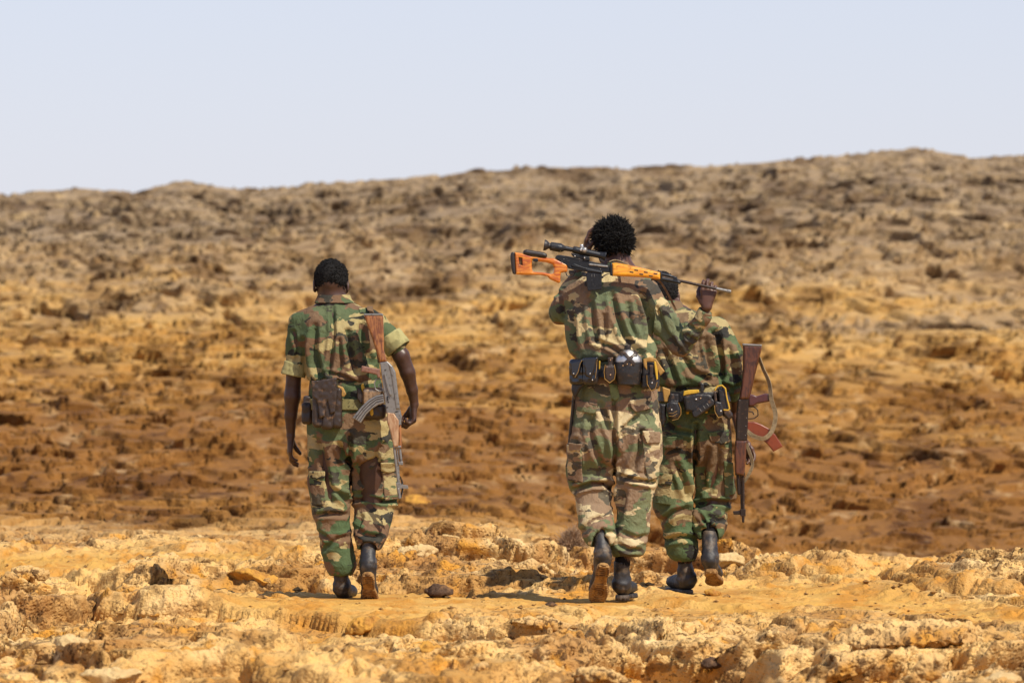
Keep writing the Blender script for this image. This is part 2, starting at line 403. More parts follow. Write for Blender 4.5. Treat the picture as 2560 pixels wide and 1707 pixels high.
def ground_fields(x, y):
    z = base_h(x, y)
    near = np.clip((40 - y) / 8, 0, 1); far = np.clip((y - 34) / 8, 0, 1)
    # ---- near shelf: weathered salt-rock plates with smooth sandy hollows
    wx = x + .22 * n2(x * 1.3, y * 1.3, 5) + .06 * n2(x * 5, y * 5, 7); wy = y + .45 * n2(x * 1.1, y * .8, 6) + .10 * n2(x * 4.5, y * 3.5, 8)
    A = fbm2(wx * .55, wy * .40, 11, 4, .5)
    sand = np.clip((n2(x * .42 + 3.1, y * .22 + .7, 21) + .35 * n2(x * 1.5, y * .9, 22)) * 3.2 + .25, 0, 1)
    walk = np.exp(-((y - 27.4) / 1.9) ** 2) * np.clip((x + 2.2) / 1.0, 0, 1) * np.clip((2.6 - x) / .8, 0, 1)
    corner = np.clip((24.2 - y) / 1.6, 0, 1)
    sand = np.clip(sand + .65 * walk, 0, 1) * (1 - .6 * corner)
    rough = 1 - .88 * sand
    patch0 = np.clip(n2(x * 1.1, y * .8, 55) * 4 + .4, 0, 1)
    sa, ida = slabs(wx * .95, wy * .42, 3, .8, .12)
    sb, idb = slabs(wx * 2.3 + .4, wy * 1.05, 4, .8, .16)
    sc_, idc = slabs(wx * 6.2, wy * 3.2, 6, .6, .25)
    rock = .13 * A +   .125 * (sa - .5) + .055 * (sb - .5) * (.4 + ida) + .008 * (sc_ - .5) * patch0
    pit = np.abs(fbm2(x * 11, y * 9, 41, 3, .6)); tooth = np.abs(fbm2(x * 26, y * 22, 43, 2, .6))
    patch = np.clip(n2(x * 1.2, y * .9, 51) * 5 + .5, 0, 1)
    rock = rock - .012 * np.clip(.15 - pit, 0, 1) / .15 * patch * patch0 + .005 * tooth * patch0 + .004 * fbm2(x * 9, y * 5, 44, 3)
    rock = rock - .055 * np.clip(n2(wx * 2.1, wy * 1.3, 103) - .27, 0, .07) / .07 - .03 * np.clip(n2(wx * 5.5, wy * 3.5, 104) - .27, 0, .07) / .07
    q_ = rock + .02 * n2(x * 6, y * 4, 112); rock = rock + (terrace(q_, .045, 4.5) - q_) * .5
    cr = np.abs(n2(wx * 1.1 + 9, wy * 1.5, 120)); cr2 = np.abs(n2(wx * 3.0, wy * 3.6, 121)); rock = rock - .055 * np.clip(.035 - cr, 0, 1) / .035 - .026 * np.clip(.05 - cr2, 0, 1) / .05
    l1, l2, lid = worley(wx * 4.2, wy * 3.2, 9)
    lump = np.where(lid > .74, np.clip(.34 - l1, 0, 1) ** .6 * .16 * (lid - .6) * 2, 0)
    m1, m2, mid = worley(x * 12.0, y * 9.0, 19)
    lump2 = np.where(mid > .62, np.clip(.33 - m1, 0, 1) ** .6 * .040, 0)
    calm = 1 - .55 * walk
    nearh = rock * rough * (1 + .35 * corner) + lump * (.25 + .75 * rough) * calm + lump2 * calm + .004 * n2(x * 14, y * 8, 61) + .02 * n2(x * 1.6, y * .9, 62) * sand
    # ---- slope: strewn with flat knobbly slabs
    qx = x + .45 * n2(x * .8, y * .35, 71) + .15 * n2(x * 2.6, y * 1.4, 73); qy = y + 1.1 * n2(x * .7, y * .4, 72) + .35 * n2(x * 2.3, y * 1.1, 74)
    f1 = fbm2(qx * .55, qy * .26, 81, 4, .5)
    ta, ia = slabs(qx * .8, qy * .34, 13, .9, .12)
    tb, ib = slabs(qx * 1.9, qy * 1.0, 14, .8, .18)
    tc, ic = slabs(qx * 4.6, qy * 2.6, 15, .6, .3)
    k1, k2, kid = worley(qx * 2.6, qy * 1.2, 16)
    farh = .15 * f1 + .055 * (ta - .5) + .045 * (tb - .5) * (.4 + ia) + .016 * (tc - .5) + np.where(kid > .74, np.clip(.36 - k1, 0, 1) ** .7 * .13, 0)
    farh = farh + .022 * fbm2(qx * 4, qy * 2.0, 91, 3, .5)
    farh = farh - .10 * np.clip(n2(qx * 1.3, qy * .8, 101) - .25, 0, .06) / .06 - .05 * np.clip(n2(qx * 3.2, qy * 1.9, 102) - .25, 0, .10) / .10
    kk1, kk2, kkid = worley(qx * 5.2, qy * 3.2, 17)
    farh = farh + np.where(kkid > .66, np.clip(.36 - kk1, 0, 1) ** .6 * .075, 0)
    q_ = farh + .03 * n2(qx * 3, qy * 2, 111); farh = farh + (terrace(q_, .075, 5.0) - q_) * .75
    amp = .75 + .35 * np.clip((y - 45) / 40, 0, 1.25)
    farh = farh * amp
    farh = farh * (1 - .45 * np.clip((y - 90) / 8, 0, 1))
    rel = nearh * near + farh * far * (1 - .6 * near)
    # firm flat footing round each standing boot
    for p in FEET:
        g = np.exp(-(((x - p[0]) / .16) ** 2 + ((y - p[1] - .08) / .35) ** 2) * 1.0)
        g = np.clip(g * 1.7, 0, 1)
        rel = rel * (1 - g) + g * (-.004)
    r2 = np.clip(np.abs(x) / np.maximum(y, 1) / .16, 1, 9)
    return z, rel, sand * near, near, far
def axis(v, d):
    return np.concatenate([np.linspace(v[i], v[i + 1], d[i], endpoint=False) for i in range(len(d))] + [[v[-1]]])
def sheet(ang, ys_, drop=0.0):
    GA, GY = np.meshgrid(ang, ys_); GX = GA * GY
    z, rel, s_, nr_, fr_ = ground_fields(GX.ravel(), GY.ravel())
    over = np.clip(rel, -.2, .25); inz = np.clip((.22 - np.abs(GA)) / .05, 0, 1).ravel()
    x = GX.ravel() + .15 * over * inz * (1 - s_); y = GY.ravel() - (1.2 + 1.0 * fr_) * over * inz * (1 - s_)
    I = np.arange(GX.size).reshape(GX.shape)
    q = np.stack([I[:-1, :-1], I[:-1, 1:], I[1:, 1:], I[1:, :-1]], -1).reshape(-1, 4)
    return np.stack([x, y, z + rel - drop * np.clip((38.6 - y) * 2, 0, 1)], 1), q, s_, fr_
V1, Q1, s1_, f1_ = sheet(axis([-1.1, -.30, -.112, .112, .30, 1.1], [18, 40, 900, 40, 18]), axis([3, 16, 20.6, 24, 31, 34.5, 38.5], [20, 40, 185, 360, 130, 80]))
V2, Q2, s2_, f2_ = sheet(axis([-1.1, -.30, -.112, .112, .30, 1.1], [18, 40, 540, 40, 18]), axis([37.5, 50, 72, 104, 130, 400, 4000], [170, 330, 400, 30, 12, 8]), .06)
Q = np.concatenate([Q1, Q2 + len(V1)]); gs = np.concatenate([s1_, s2_]); gfar = np.concatenate([f1_, f2_])
gme = mesh_from(np.concatenate([V1, V2]), Q, True, 'ground')
at = gme.attributes.new('sand', 'FLOAT', 'POINT'); at.data.foreach_set('value', gs.astype(np.float32))
at = gme.attributes.new('far', 'FLOAT', 'POINT'); at.data.foreach_set('value', gfar.astype(np.float32))
TRIS[0] += 2 * len(Q)

def ground_material():
    b = NB('desert_rock_ground'); P = b.co()
    sandA = b.n('ShaderNodeAttribute', attribute_name='sand').outputs['Fac']; farA = b.n('ShaderNodeAttribute', attribute_name='far').outputs['Fac']
    sep = b.n('ShaderNodeSeparateXYZ'); b.l(P, sep.inputs[0]); Y = sep.outputs[1]
    Pw = b.co((1.0, .45, 1.0))
    cream, ochre, tan, rust = (.68, .45, .185), (.55, .265, .044), (.37, .19, .062), (.36, .17, .05)
    n_a = b.noise(Pw, 1.6, 4, .55); n_b = b.noise(Pw, 4.5, 5, .6); n_c = b.noise(P, 22, 5, .65); n_d = b.noise(P, 95, 3, .6)
    c = b.mix(b.step(n_a, .40, .62), cream, tan)
    c = b.mix(b.step(n_b, .50, .68), c, ochre)
    c = b.mix(b.math('MULTIPLY', b.step(b.noise(Pw, 2.6, 4, .6, w=3.0), .56, .66), .8), c, (.74, .54, .27))
    sandc = b.mix(b.step(n_b, .42, .62), (.60, .345, .080), (.51, .235, .040))
    c = b.mix(b.math('MULTIPLY', sandA, .85), c, sandc)
    # dark crust specks, also putting the shade of small pits into the colour
    sp = b.math('MULTIPLY', b.step(n_c, .545, .59), b.step(b.noise(P, 3.2, 3, .6, w=8.0), .38, .50))
    c = b.mix(b.math('MULTIPLY', b.math('MULTIPLY', sp, .88), b.math('SUBTRACT', 1.0, sandA)), c, (.085, .042, .018))
    sp2 = b.math('MULTIPLY', b.step(b.noise(b.co((1, .6, 1)), 6.5, 5, .65, w=9.0), .55, .60), .72)
    c = b.mix(b.math('MULTIPLY', sp2, b.math('SUBTRACT', 1.0, b.math('MULTIPLY', sandA, .8))), c, (.15, .075, .026))
    # slope colours by band
    yn = b.math('ADD', Y, b.math('MULTIPLY', b.math('SUBTRACT', b.noise(b.co((.16, .35, .5)), 1.0, 5, .6, w=1.5), .5), 34.0))
    ramp = b.n('ShaderNodeValToRGB'); cr = ramp.color_ramp
    b.l(b.math('DIVIDE', b.math('SUBTRACT', yn, 34.0), 70.0), ramp.inputs[0])
    stops = [(0.0, (.50, .31, .125)), (.08, (.37, .19, .052)), (.17, (.25, .115, .030)), (.35, (.25, .115, .030)), (.45, (.41, .22, .060)), (.53, (.50, .30, .098)), (.60, (.36, .24, .12)), (.72, (.285, .205, .122)), (1.0, (.30, .22, .135))]
    while len(cr.elements) < len(stops): cr.elements.new(.5)
    for e_, (p_, q_) in zip(cr.elements, stops): e_.position = p_; e_.color = (*q_, 1)
    fc = ramp.outputs[0]
    s1 = b.noise(b.co((1, .28, 1)), 1.1, 5, .62, w=5.0); s2 = b.noise(b.co((1, .32, 1)), 2.6, 5, .62, w=6.0)
    fc = b.mix(b.math('MULTIPLY', b.step(s1, .48, .62), .75), fc, b.mix(1.0, fc, (.40, .33, .28), 'MULTIPLY'))
    fc = b.mix(b.math('MULTIPLY', b.step(s2, .54, .68), .55), fc, b.mix(.55, fc, (.80, .58, .30)))
    s3 = b.noise(b.co((1, .4, 1)), 3.4, 5, .66, w=7.0)  # dark crust patches that paint in the shade of pits on the slope
    fc = b.mix(b.math('MULTIPLY', b.step(s3, .54, .60), .7), fc, b.mix(1.0, fc, (.30, .24, .20), 'MULTIPLY'))
    c = b.mix(farA, c, fc)
    h = b.math('ADD', b.math('MULTIPLY', n_c, 1.0), b.math('MULTIPLY', n_d, .45))
    vor = b.n('ShaderNodeTexVoronoi'); vor.inputs['Scale'].default_value = 42; b.l(P, vor.inputs['Vector'])
    h = b.math('ADD', h, b.math('MULTIPLY', b.math('MULTIPLY', b.step(vor.outputs['Distance'], .05, .5), b.math('SUBTRACT', 1.0, sandA)), .5))
    b.bump(h, .8, .022)
    return b.set(Base_Color=c, Roughness=.93, Specular_IOR_Level=.15)
GMAT = ground_material()
ground = link('ground', gme, GMAT); ground['kind'] = 'structure'
ground['label'] = 'cracked ochre and cream desert rock rising to a low ridge'
from mathutils.bvhtree import BVHTree
def gz_at(x, y):
    z, r, *_ = ground_fields(np.array([float(x)]), np.array([float(y)])); return float(z[0] + r[0])

def on_ground(px, py):
    """where the sight line through a photograph pixel meets the ground"""
    ys = np.linspace(20.5, 75, 6000); u = (px - 1280.0) / FPX; v = (853.5 - py) / FPX
    dy = math.cos(PITCH) + v * math.sin(PITCH); s_ = ys / dy
    xs = u * s_; zs = CAMZ + (-math.sin(PITCH) + v * math.cos(PITCH)) * s_
    z, r, *_ = ground_fields(xs, ys); hit = np.nonzero(zs <= z + r * .6)[0]
    i = hit[0] if len(hit) else len(ys) - 1
    return np.array([xs[i], ys[i], zs[i]])
# ---------------- materials for people and gear ----------------
CAMO_L = camo('woodland_camouflage_cloth', (.072, .105, .048), (.150, .085, .048), (.37, .30, .135), (.022, .024, .022), .12, 3.0, 1.25)
CAMO_LT = camo('woodland_camouflage_trousers', (.075, .115, .052), (.165, .097, .056), (.38, .31, .145), (.026, .028, .026), .20, 9.0, 1.15)
CAMO_M = camo('faded_woodland_camouflage_cloth', (.115, .150, .082), (.20, .125, .075), (.52, .42, .22), (.045, .043, .040), .18, 17.0, 1.15)
CAMO_MT = camo('washed_out_camouflage_trousers', (.135, .165, .085), (.235, .155, .10), (.55, .45, .26), (.065, .06, .05), .30, 25.0, 1.15, tg=.52, ts=.57)
CAMO_R = camo('dark_woodland_camouflage_cloth', (.080, .120, .055), (.16, .10, .055), (.37, .30, .14), (.03, .03, .028), .15, 31.0, 1.2)
CUFF = plain('inside_out_khaki_cloth', (.34, .31, .14), .9, var=.35, scale=12, bump=.5, bd=.006, spec=.15, t=(.5, .62))
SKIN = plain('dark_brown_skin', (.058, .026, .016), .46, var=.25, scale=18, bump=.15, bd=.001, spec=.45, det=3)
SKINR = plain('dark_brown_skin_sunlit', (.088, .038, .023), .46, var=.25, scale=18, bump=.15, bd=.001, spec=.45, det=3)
HAIR = plain('black_curly_hair', (.0085, .0075, .007), .75, var=.4, scale=160, bump=1.0, bd=.006, spec=.25)
BLK = plain('worn_black_leather', (.012, .011, .012), .40, var=0, scale=34, bump=.5, bd=.005, col2=(.10, .055, .03), t=(.54, .72), coat=.15)
BLKS = plain('glossy_black_leather', (.006, .007, .012), .22, var=0, scale=30, bump=.25, bd=.002, col2=(.02, .014, .012), t=(.55, .75), coat=.5)
BRNL = plain('scuffed_dark_brown_leather', (.030, .019, .014), .42, var=0, scale=28, bump=.4, bd=.004, col2=(.14, .075, .035), t=(.54, .72))
TANL = plain('tan_leather_flap', (.36, .20, .045), .6, var=.35, scale=24, bump=.3)
YEL = plain('yellow_felt_lining', (.54, .33, .028), .8, var=.3, scale=30, bump=.3, t=(.5, .7))
BOOT = plain('dusty_black_boot_leather', (.017, .017, .020), .56, var=0, scale=16, bump=.45, bd=.006, col2=(.12, .088, .058), t=(.46, .70))
SOLE = plain('dusty_boot_sole', (.30, .165, .05), .85, var=0, scale=26, bump=.5, bd=.004, col2=(.16, .075, .02), t=(.42, .62))
SOCK = plain('black_knit_sock', (.008, .007, .008), .9, var=.3, scale=90, bump=.6, spec=.2)
def wood(name, c1, c2, rough=.35, coat=.3, sc_=(26, 26, 5)):
    b = NB(name); v = b.co(sc_); f = b.noise(v, 3.0, 4, .6, dist=1.2); s_ = b.noise(b.co(), 20, 4, .6)
    c = b.mix(b.step(f, .38, .62), c1, c2); c = b.mix(b.math('MULTIPLY', b.step(s_, .58, .7), .6), c, tuple(x * .35 for x in c2))
    b.bump(f, .15, .002); return b.set(Base_Color=c, Roughness=rough, Coat_Weight=coat)
WOODL = wood('worn_orange_brown_wood', (.33, .135, .040), (.16, .050, .018))
WOODS = wood('varnished_orange_wood', (.62, .22, .020), (.40, .08, .008), .30, .5, (5, 26, 30))
WOODH = wood('amber_handguard_wood', (.80, .37, .022), (.62, .22, .012), .28, .5, (5, 26, 30))
WOODP = wood('pale_worn_handguard_wood', (.44, .29, .17), (.30, .16, .08), .45, .1)
WOODR = wood('dark_red_brown_wood', (.105, .034, .014), (.045, .014, .008), .36, .2)
BAKE = plain('orange_brown_bakelite', (.19, .036, .009), .38, var=.35, scale=30, bump=.1, coat=.1, t=(.45, .7))
BAKD = plain('dark_plum_bakelite', (.075, .018, .016), .32, var=.3, scale=30, bump=.1, coat=.3)
GUNB = plain('blued_gun_metal', (.028, .030, .034), .38, .65, var=0, scale=60, bump=.15, bd=.001, col2=(.10, .10, .105), t=(.58, .75))
GUNG = plain('worn_grey_gun_metal', (.23, .222, .21), .42, .5, var=0, scale=45, bump=.15, bd=.001, col2=(.11, .105, .10), t=(.5, .7))
GUND = plain('rusty_dark_gun_metal', (.032, .022, .018), .45, .5, var=0, scale=60, bump=.2, bd=.001, col2=(.10, .055, .03), t=(.55, .7))
RUB = plain('black_rubber', (.022, .017, .016), .45, var=.3, scale=50, bump=.1)
ALU = plain('bare_aluminium', (.62, .61, .59), .42, 1.0, var=.25, scale=30, bump=.15, t=(.5, .7))
BRASS = plain('worn_brass_snap', (.55, .36, .2), .35, .9, var=.4, scale=80, bump=.1)
WEB = plain('faded_olive_webbing', (.26, .20, .12), .85, var=.35, scale=70, bump=.5, spec=.15)
OLIVE = plain('olive_canvas_belt', (.20, .175, .075), .85, var=.25, scale=60, bump=.5, spec=.15)
DRAB = plain('brown_webbing_sling', (.16, .10, .055), .85, var=.3, scale=60, bump=.5, spec=.15)

# ---------------- figure helpers ----------------
class Fig:
    def __init__(s, Y): s.Y = Y; s.m = Y / FPX
    def p(s, px, py, d=0.0): return W(px, py, s.Y + d)
    def st(s, rows, ybase=0.0):
        """rows (py, pxL, pxR, cy offset, half depth) -> loft table"""
        o = []
        for py, l, r, cy, b in rows:
            A = s.p(l, py, cy); B = s.p(r, py, cy)
            o.append((A[2], (A[0] + B[0]) / 2, s.Y + cy, (B[0] - A[0]) / 2, b))
        return resample(o)
    def ch(s, rows): return [(s.p(a, b, d), r * s.m) for a, b, d, r in rows]
    def poly(s, pts, d=0.0): return np.array([[q[0], q[2]] for q in (s.p(a, b, d) for a, b in pts)])
def nrm(v): v = np.asarray(v, float); return v / np.linalg.norm(v)
def hand_segs(w, d, n, side, curl=(.35, .6, .5), thumb=(.5, .35), spread=.10, sc_=1.0):
    """w wrist, d towards fingers, n out of the palm, side towards the thumb"""
    d = nrm(d); n = nrm(n - np.dot(n, d) * d); s_ = nrm(np.cross(d, n)); s_ = s_ if s_ @ np.asarray(side, float) > 0 else -s_
    out = []; palm = []
    L = [(.074, .030), (.082, .010), (.075, -.010), (.060, -.029)]
    for i, (ln, off) in enumerate(L):
        kn = w + (d * (.088 - .006 * abs(i - 1)) + s_ * off * .95) * sc_
        palm.append((w + s_ * off * .22 * sc_ + d * .004, kn, .0150 * sc_, .0118 * sc_))
        a = 0.0; p = kn; dd = nrm(d + s_ * off * spread * 10 * .3); r = .0098 * sc_
        for k, f in enumerate((.46, .30, .24)):
            a += curl[k] * (1 + .10 * (i - 1)); v = dd * math.cos(a) + n * math.sin(a)
            q = p + v * ln * f * sc_; out.append((p, q, r, r * .90)); p = q; r *= .90
    t0 = w + (s_ * .020 + d * .020 + n * .006) * sc_
    t1 = t0 + (s_ * math.sin(thumb[0]) * .9 + d * math.cos(thumb[0]) + n * .35) * .040 * sc_
    t2 = t1 + nrm(s_ * math.sin(thumb[1]) * .5 + d + n * .75) * .030 * sc_
    t3 = t2 + nrm(d - s_ * .15 + n * .9) * .024 * sc_
    th = [(t0, t1, .0150 * sc_, .0125 * sc_), (t1, t2, .0120 * sc_, .0105 * sc_), (t2, t3, .0105 * sc_, .0090 * sc_)]
    return palm, out, th
def hand_sdf(P, H):
    palm, fin, th = H
    pm = S(.010, *[seg(P, *q) for q in palm])
    fs = U(*[S(.003, *[seg(P, *fin[3 * i + k]) for k in range(3)]) for i in range(4)])
    return smin(smin(pm, fs, .005), S(.006, *[seg(P, *q) for q in th]), .010)
def head_sdf(P, c, R, m=1.0):
    """c skull centre; R rows = right, forward(face), up axes"""
    q = P.local(c, *R)
    d = ell(q, (0, -.008, .012), (.077, .096, .094)); d = smin(d, ell(q, (0, .030, -.045), (.058, .070, .070)), .03)      # skull, face
    d = smin(d, ell(q, (0, .060, -.088), (.034, .030, .026)), .03)                                # chin
    d = smin(d, seg(q, (0, .095, .005), (0, .118, -.030), .008, .014), .012)                    # nose
    d = smin(d, seg(q, (-.02, .098, -.058), (.02, .098, -.058), .008), .010)                    # mouth
    d = smin(d, seg(q, (-.030, .088, .022), (.030, .088, .022), .010), .012)                    # brow
    for s_ in (-1, 1):
        d = smax(d, -(ell(q, (s_ * .030, .102, .004), (.014, .014, .010))), .008)
        d = smin(d, ell(q, (s_ * .030, .084, .004), (.012, .012, .011)), .002)
        e = ell(q, (s_ * .084, -.006, -.012), (.008, .018, .032)); e = smin(e, seg(q, (s_ * .080, .000, -.034), (s_ * .078, .004, -.04), .007), .006)
        e = smax(e, -ell(q, (s_ * .094, .001, -.008), (.009, .010, .019)), .004)
        d = smin(d, e, .006)
    return d
def axes(yaw, pitch, roll=0.0):
    """head axes; yaw + turns the face to the right (+x), pitch + looks up, forward is +y"""
    cy, sy, cp, sp = math.cos(yaw), math.sin(yaw), math.cos(pitch), math.sin(pitch)
    f = np.array([sy * cp, cy * cp, sp]); r = np.array([cy, -sy, 0.0]); u = np.cross(r, f)
    r2 = r * math.cos(roll) + u * math.sin(roll); u2 = u * math.cos(roll) - r * math.sin(roll)
    return [r2, f, u2]
def folds(fig, rows, yref):
    """hand-laid folds: (points in photo px, width px, depth m, +1 crease / -1 ridge); acts on the camera side"""
    out = []
    for pts, w_, dep in rows:
        out.append((np.array([[fig.p(a, b)[0], fig.p(a, b)[2]] for a, b in pts]), w_ * fig.m, dep))
    return out
def cloth_disp(F, amp=.006, fx=9.0, fz=4.0, s=0, fine=.0016, hole=None):
    def f(V, G):
        Pw = V + .05 * np.stack([n3(V * 5 + 3, s + 3), n3(V * 5 + 9, s + 4), n3(V * 5 + 5, s + 5)], 1)
        a = np.abs(n3(Pw * [fx, fx, fz], s)); b_ = np.abs(n3(Pw * [fx * 1.9, fx * 1.9, fz * 2.4] + 7, s + 1)); c = np.abs(n3(Pw * [fz * 2.2, fz * 2.2, fx * 1.6] + 2, s + 2))
        d = amp * (1.3 * a - .5) + amp * .5 * (b_ - .35) + amp * .55 * (c - .35) + fine * n3(V * 60, s + 6)
        cam = np.clip(-G[:, 1] * 2.5 + .6, 0, 1)
        for pts, w_, dep in F:
            best = np.full(len(V), 1e9); sd = np.zeros(len(V))
            for i in range(len(pts) - 1):
                A, B = pts[i], pts[i + 1]; e = B - A; wv = V[:, [0, 2]] - A
                t = np.clip((wv @ e) / max(e @ e, 1e-9), 0, 1); q = wv - t[:, None] * e
                dd = np.linalg.norm(q, axis=1); m = dd < best
                taper = np.where((i + t > .12) & (i + t < len(pts) - 1.12), 1, .6)
                best = np.where(m, dd, best); sd = np.where(m, np.sign(q[:, 0] * e[1] - q[:, 1] * e[0]) * taper, sd)
            u = best / w_
            d = d - cam * dep * 1.75 * (np.exp(-u * u) - .55 * np.exp(-((best - 1.6 * w_) / w_) ** 2) ) * np.abs(sd)
        return d
    return f
def boot_parts(fig, top, ankle, heel, f, u, sm=.27, shaft_r=(.052, .044)):
    """world points: top of shaft, ankle, heel bottom; f heel->toe, u out of the foot top"""
    f = nrm(f); u = nrm(u - np.dot(u, f) * f); t = np.cross(f, u); ax = (f, t, u); k = sm / .29
    def upper(P):
        q = P.local(heel, *ax)
        d = ell(q, (.050 * k, 0, .052 * k), (.050 * k, .037 * k, .055 * k))
        d = smin(d, ell(q, (.15 * k, 0, .038 * k), (.11 * k, .043 * k, .040 * k)), .03)
        d = smin(d, ell(q, (.225 * k, 0, .034 * k), (.058 * k, .046 * k, .032 * k)), .02)
        d = smax(d, -(q.z + .004), .004)
        a_ = np.asarray(heel) + f * .055 * k + u * .085 * k
        d = smin(d, seg(P, a_, ankle, .037 * k, shaft_r[1]), .03)
        d = smin(d, seg(P, ankle, top, shaft_r[1], shaft_r[0]), .03)
        wv = nrm(np.asarray(top) - np.asarray(ankle))
        pl = (P.x - top[0]) * wv[0] + (P.y - top[1]) * wv[1] + (P.z - top[2]) * wv[2]
        return smax(d, pl - .002, .004)
    out = np.array([(.0, 0), (.004, .020), (.02, .033), (.05, .037), (.095, .033), (.13, .034), (.17, .044), (.21, .051), (.25, .046), (.275, .032), (.292, .012), (.295, 0)]) * k
    o2 = np.concatenate([out, [(a_, -b_) for a_, b_ in out[-2:0:-1]]])
    def sole(P):
        q = P.local(heel, *ax)
        d2 = poly2(q.x, q.y, o2)
        d = ext(d2 + .0015, np.abs(q.z + .006) - .009, .003)
        hl = ext(np.maximum(poly2(q.x, q.y, o2), q.x - .082 * k), np.abs(q.z + .014) - .010, .003)
        fr = ext(np.maximum(poly2(q.x, q.y, o2), .135 * k - q.x), np.abs(q.z + .012) - .008, .003)
        d = U(d, hl, fr)
        edge = d2 + .014
        cl = np.maximum(np.maximum(np.abs(((q.x / .0125) % 1) - .5) * .0125 - .0028, -edge), q.z + .015)      # side cleats
        cl2 = np.maximum(np.maximum(np.abs(((np.hypot(q.x - .2 * k, q.y) / .013) % 1) - .5) * .013 - .0026, edge + .004), q.z + .013)
        return np.maximum(d, -np.minimum(cl, cl2))
    return upper, sole
def bb(pts, pad):
    A = np.array(pts, float); return A.min(0) - pad, A.max(0) + pad
def make_boot(fig, root, top, ankle, heel, f, u, sm=.27, sock=None, mat=None, label=None, r=(.052, .044), smat=None):
    up, so = boot_parts(fig, top, ankle, heel, f, u, sm, r)
    fn = nrm(f); pts = [top, ankle, heel, np.asarray(heel) + fn * sm, np.asarray(heel) + nrm(u) * .1]
    lo, hi = bb(pts, .075)
    def dsp(V, G):
        wv = nrm(np.asarray(top) - np.asarray(ankle)); s_ = (V - ankle) @ wv
        return .0013 * np.sin(s_ * 170 + 3 * n3(V * 22, 3)) * np.exp(-((s_ - .01) / .05) ** 2) + .003 * n3(V * 24, 5) + .0012 * n3(V * 60, 8)
    b = build('boot', up, lo, hi, .0045, mat or BOOT, root, dsp)
    if label: b['label'] = label
    s_ = build('sole', so, lo, hi, .0032, smat or (BOOT if u[2] > .95 and abs(f[2]) < .1 else SOLE), root); s_.parent = b
    if sock is not None:
        a, c, r1, r2 = sock
        k = build('sock', lambda P: seg(P, a, c, r1, r2), *bb([a, c], .09), .006, SOCK, root, lambda V, G: .0015 * np.sin(np.arctan2(V[:, 1] - a[1], V[:, 0] - a[0]) * 26))
    return b
def hair_cap(root, c, R, r=(.090, .106, .104), line=.0, tight=.5, mat=None, h=.0035, tufts=0, tl=.02, seed=0, off=(0, -.012, .022), neckcut=-.07):
    """short curly hair; optionally many little twisted tufts in the same mesh"""
    def f(P):
        q = P.local(c, *R)
        d = ell(q, off, r)
        d = smax(d, q.y - .062 + .35 * np.abs(q.z - .01) * 0 - .25 * (q.z), .012)                # hairline above the brow
        d = smax(d, neckcut - q.z - .25 * q.y, .010)                                                 # nape
        d = smax(d, .016 - q.z + (q.y - .02) * -.0 - .9 * np.maximum(.012 - q.y, 0) * 4, .01)    # clear of the ears
        return d
    def dsp(V, G): return tight * (.0045 * np.abs(n3(V * 75, seed)) + .003 * n3(V * 150, seed + 1) + .006 * n3(V * 24, seed + 2))
    lo, hi = bb([c], .15)
    V, Q = surface(f, lo, hi, h, dsp)
    if tufts:
        rg = np.random.default_rng(seed); cen = V[Q].mean(1); nq = np.cross(V[Q[:, 1]] - V[Q[:, 0]], V[Q[:, 2]] - V[Q[:, 0]]); nq /= np.maximum(np.linalg.norm(nq, axis=1, keepdims=True), 1e-9)
        up = cen - (np.asarray(c) + R[2] * .0); nq *= np.sign((nq * up).sum(1, keepdims=True))
        pick = rg.choice(len(Q), tufts, replace=False); VV = [V]; QQ = [Q]; base = len(V)
        for i in pick:
            o = cen[i]; n_ = nrm(nq[i] + rg.normal(0, .38, 3) + np.array([0, 0, .1])); L_ = tl * rg.uniform(.4, 1.35); w_ = rg.uniform(.0018, .0036)
            a_ = nrm(np.cross(n_, [.3, .5, .8])); b_ = np.cross(n_, a_); bend = rg.normal(0, .22, 3) * L_
            ring = []
            for k, (t, ww) in enumerate(((-.2, 1), (.35, 1.1), (.75, .85), (1.0, .25))):
                ctr = o + n_ * L_ * t + bend * t * t
                for j in range(4):
                    an = j * math.pi / 2 + k * .5; ring.append(ctr + (a_ * math.cos(an) + b_ * math.sin(an)) * w_ * ww)
            VV.append(np.array(ring)); q = []
            for k in range(3):
                for j in range(4): q.append([base + k * 4 + j, base + k * 4 + (j + 1) % 4, base + k * 4 + 4 + (j + 1) % 4, base + k * 4 + 4 + j])
            q.append([base + 12, base + 13, base + 14, base + 15]); QQ.append(np.array(q)); base += 16
        V = np.concatenate(VV); Q = np.concatenate(QQ)
    org = np.array(root['org']); TRIS[0] += 2 * len(Q)
    return link('hair', mesh_from(V - org, Q, True, 'hair'), mat or HAIR, root)
def patch(fig, base, pts, thick=.004, grow=.004, side=-1, yc=0.0, rnd=.002, d=0.0):
    """cloth piece that lies on the surface `base`, outline in photo px, on the camera side"""
    pl = fig.poly(pts, d)
    def f(P):
        dd = poly2(P.x, P.z, pl)
        sh = np.abs(base(P) - grow) - thick
        return np.maximum(ext(dd, sh, rnd), (P.y - (fig.Y + yc)) * 1.0)
    lo = np.array([pl[:, 0].min() - .02, fig.Y + yc - .32, pl[:, 1].min() - .02]); hi = np.array([pl[:, 0].max() + .02, fig.Y + yc + .02, pl[:, 1].max() + .02])
    return f, lo, hi
def rbox(fig, x0, x1, y0, y1, d0, d1, r=.008, taper=0.0):
    """rounded box from photo px extents and depth range"""
    A = fig.p(x0, y0, (d0 + d1) / 2); B = fig.p(x1, y1, (d0 + d1) / 2)
    c = (A + B) / 2; h = np.abs(B - A) / 2; h[1] = (d1 - d0) / 2
    return (lambda P: box(P, c, h, r)), c - h - .02, c + h + .02
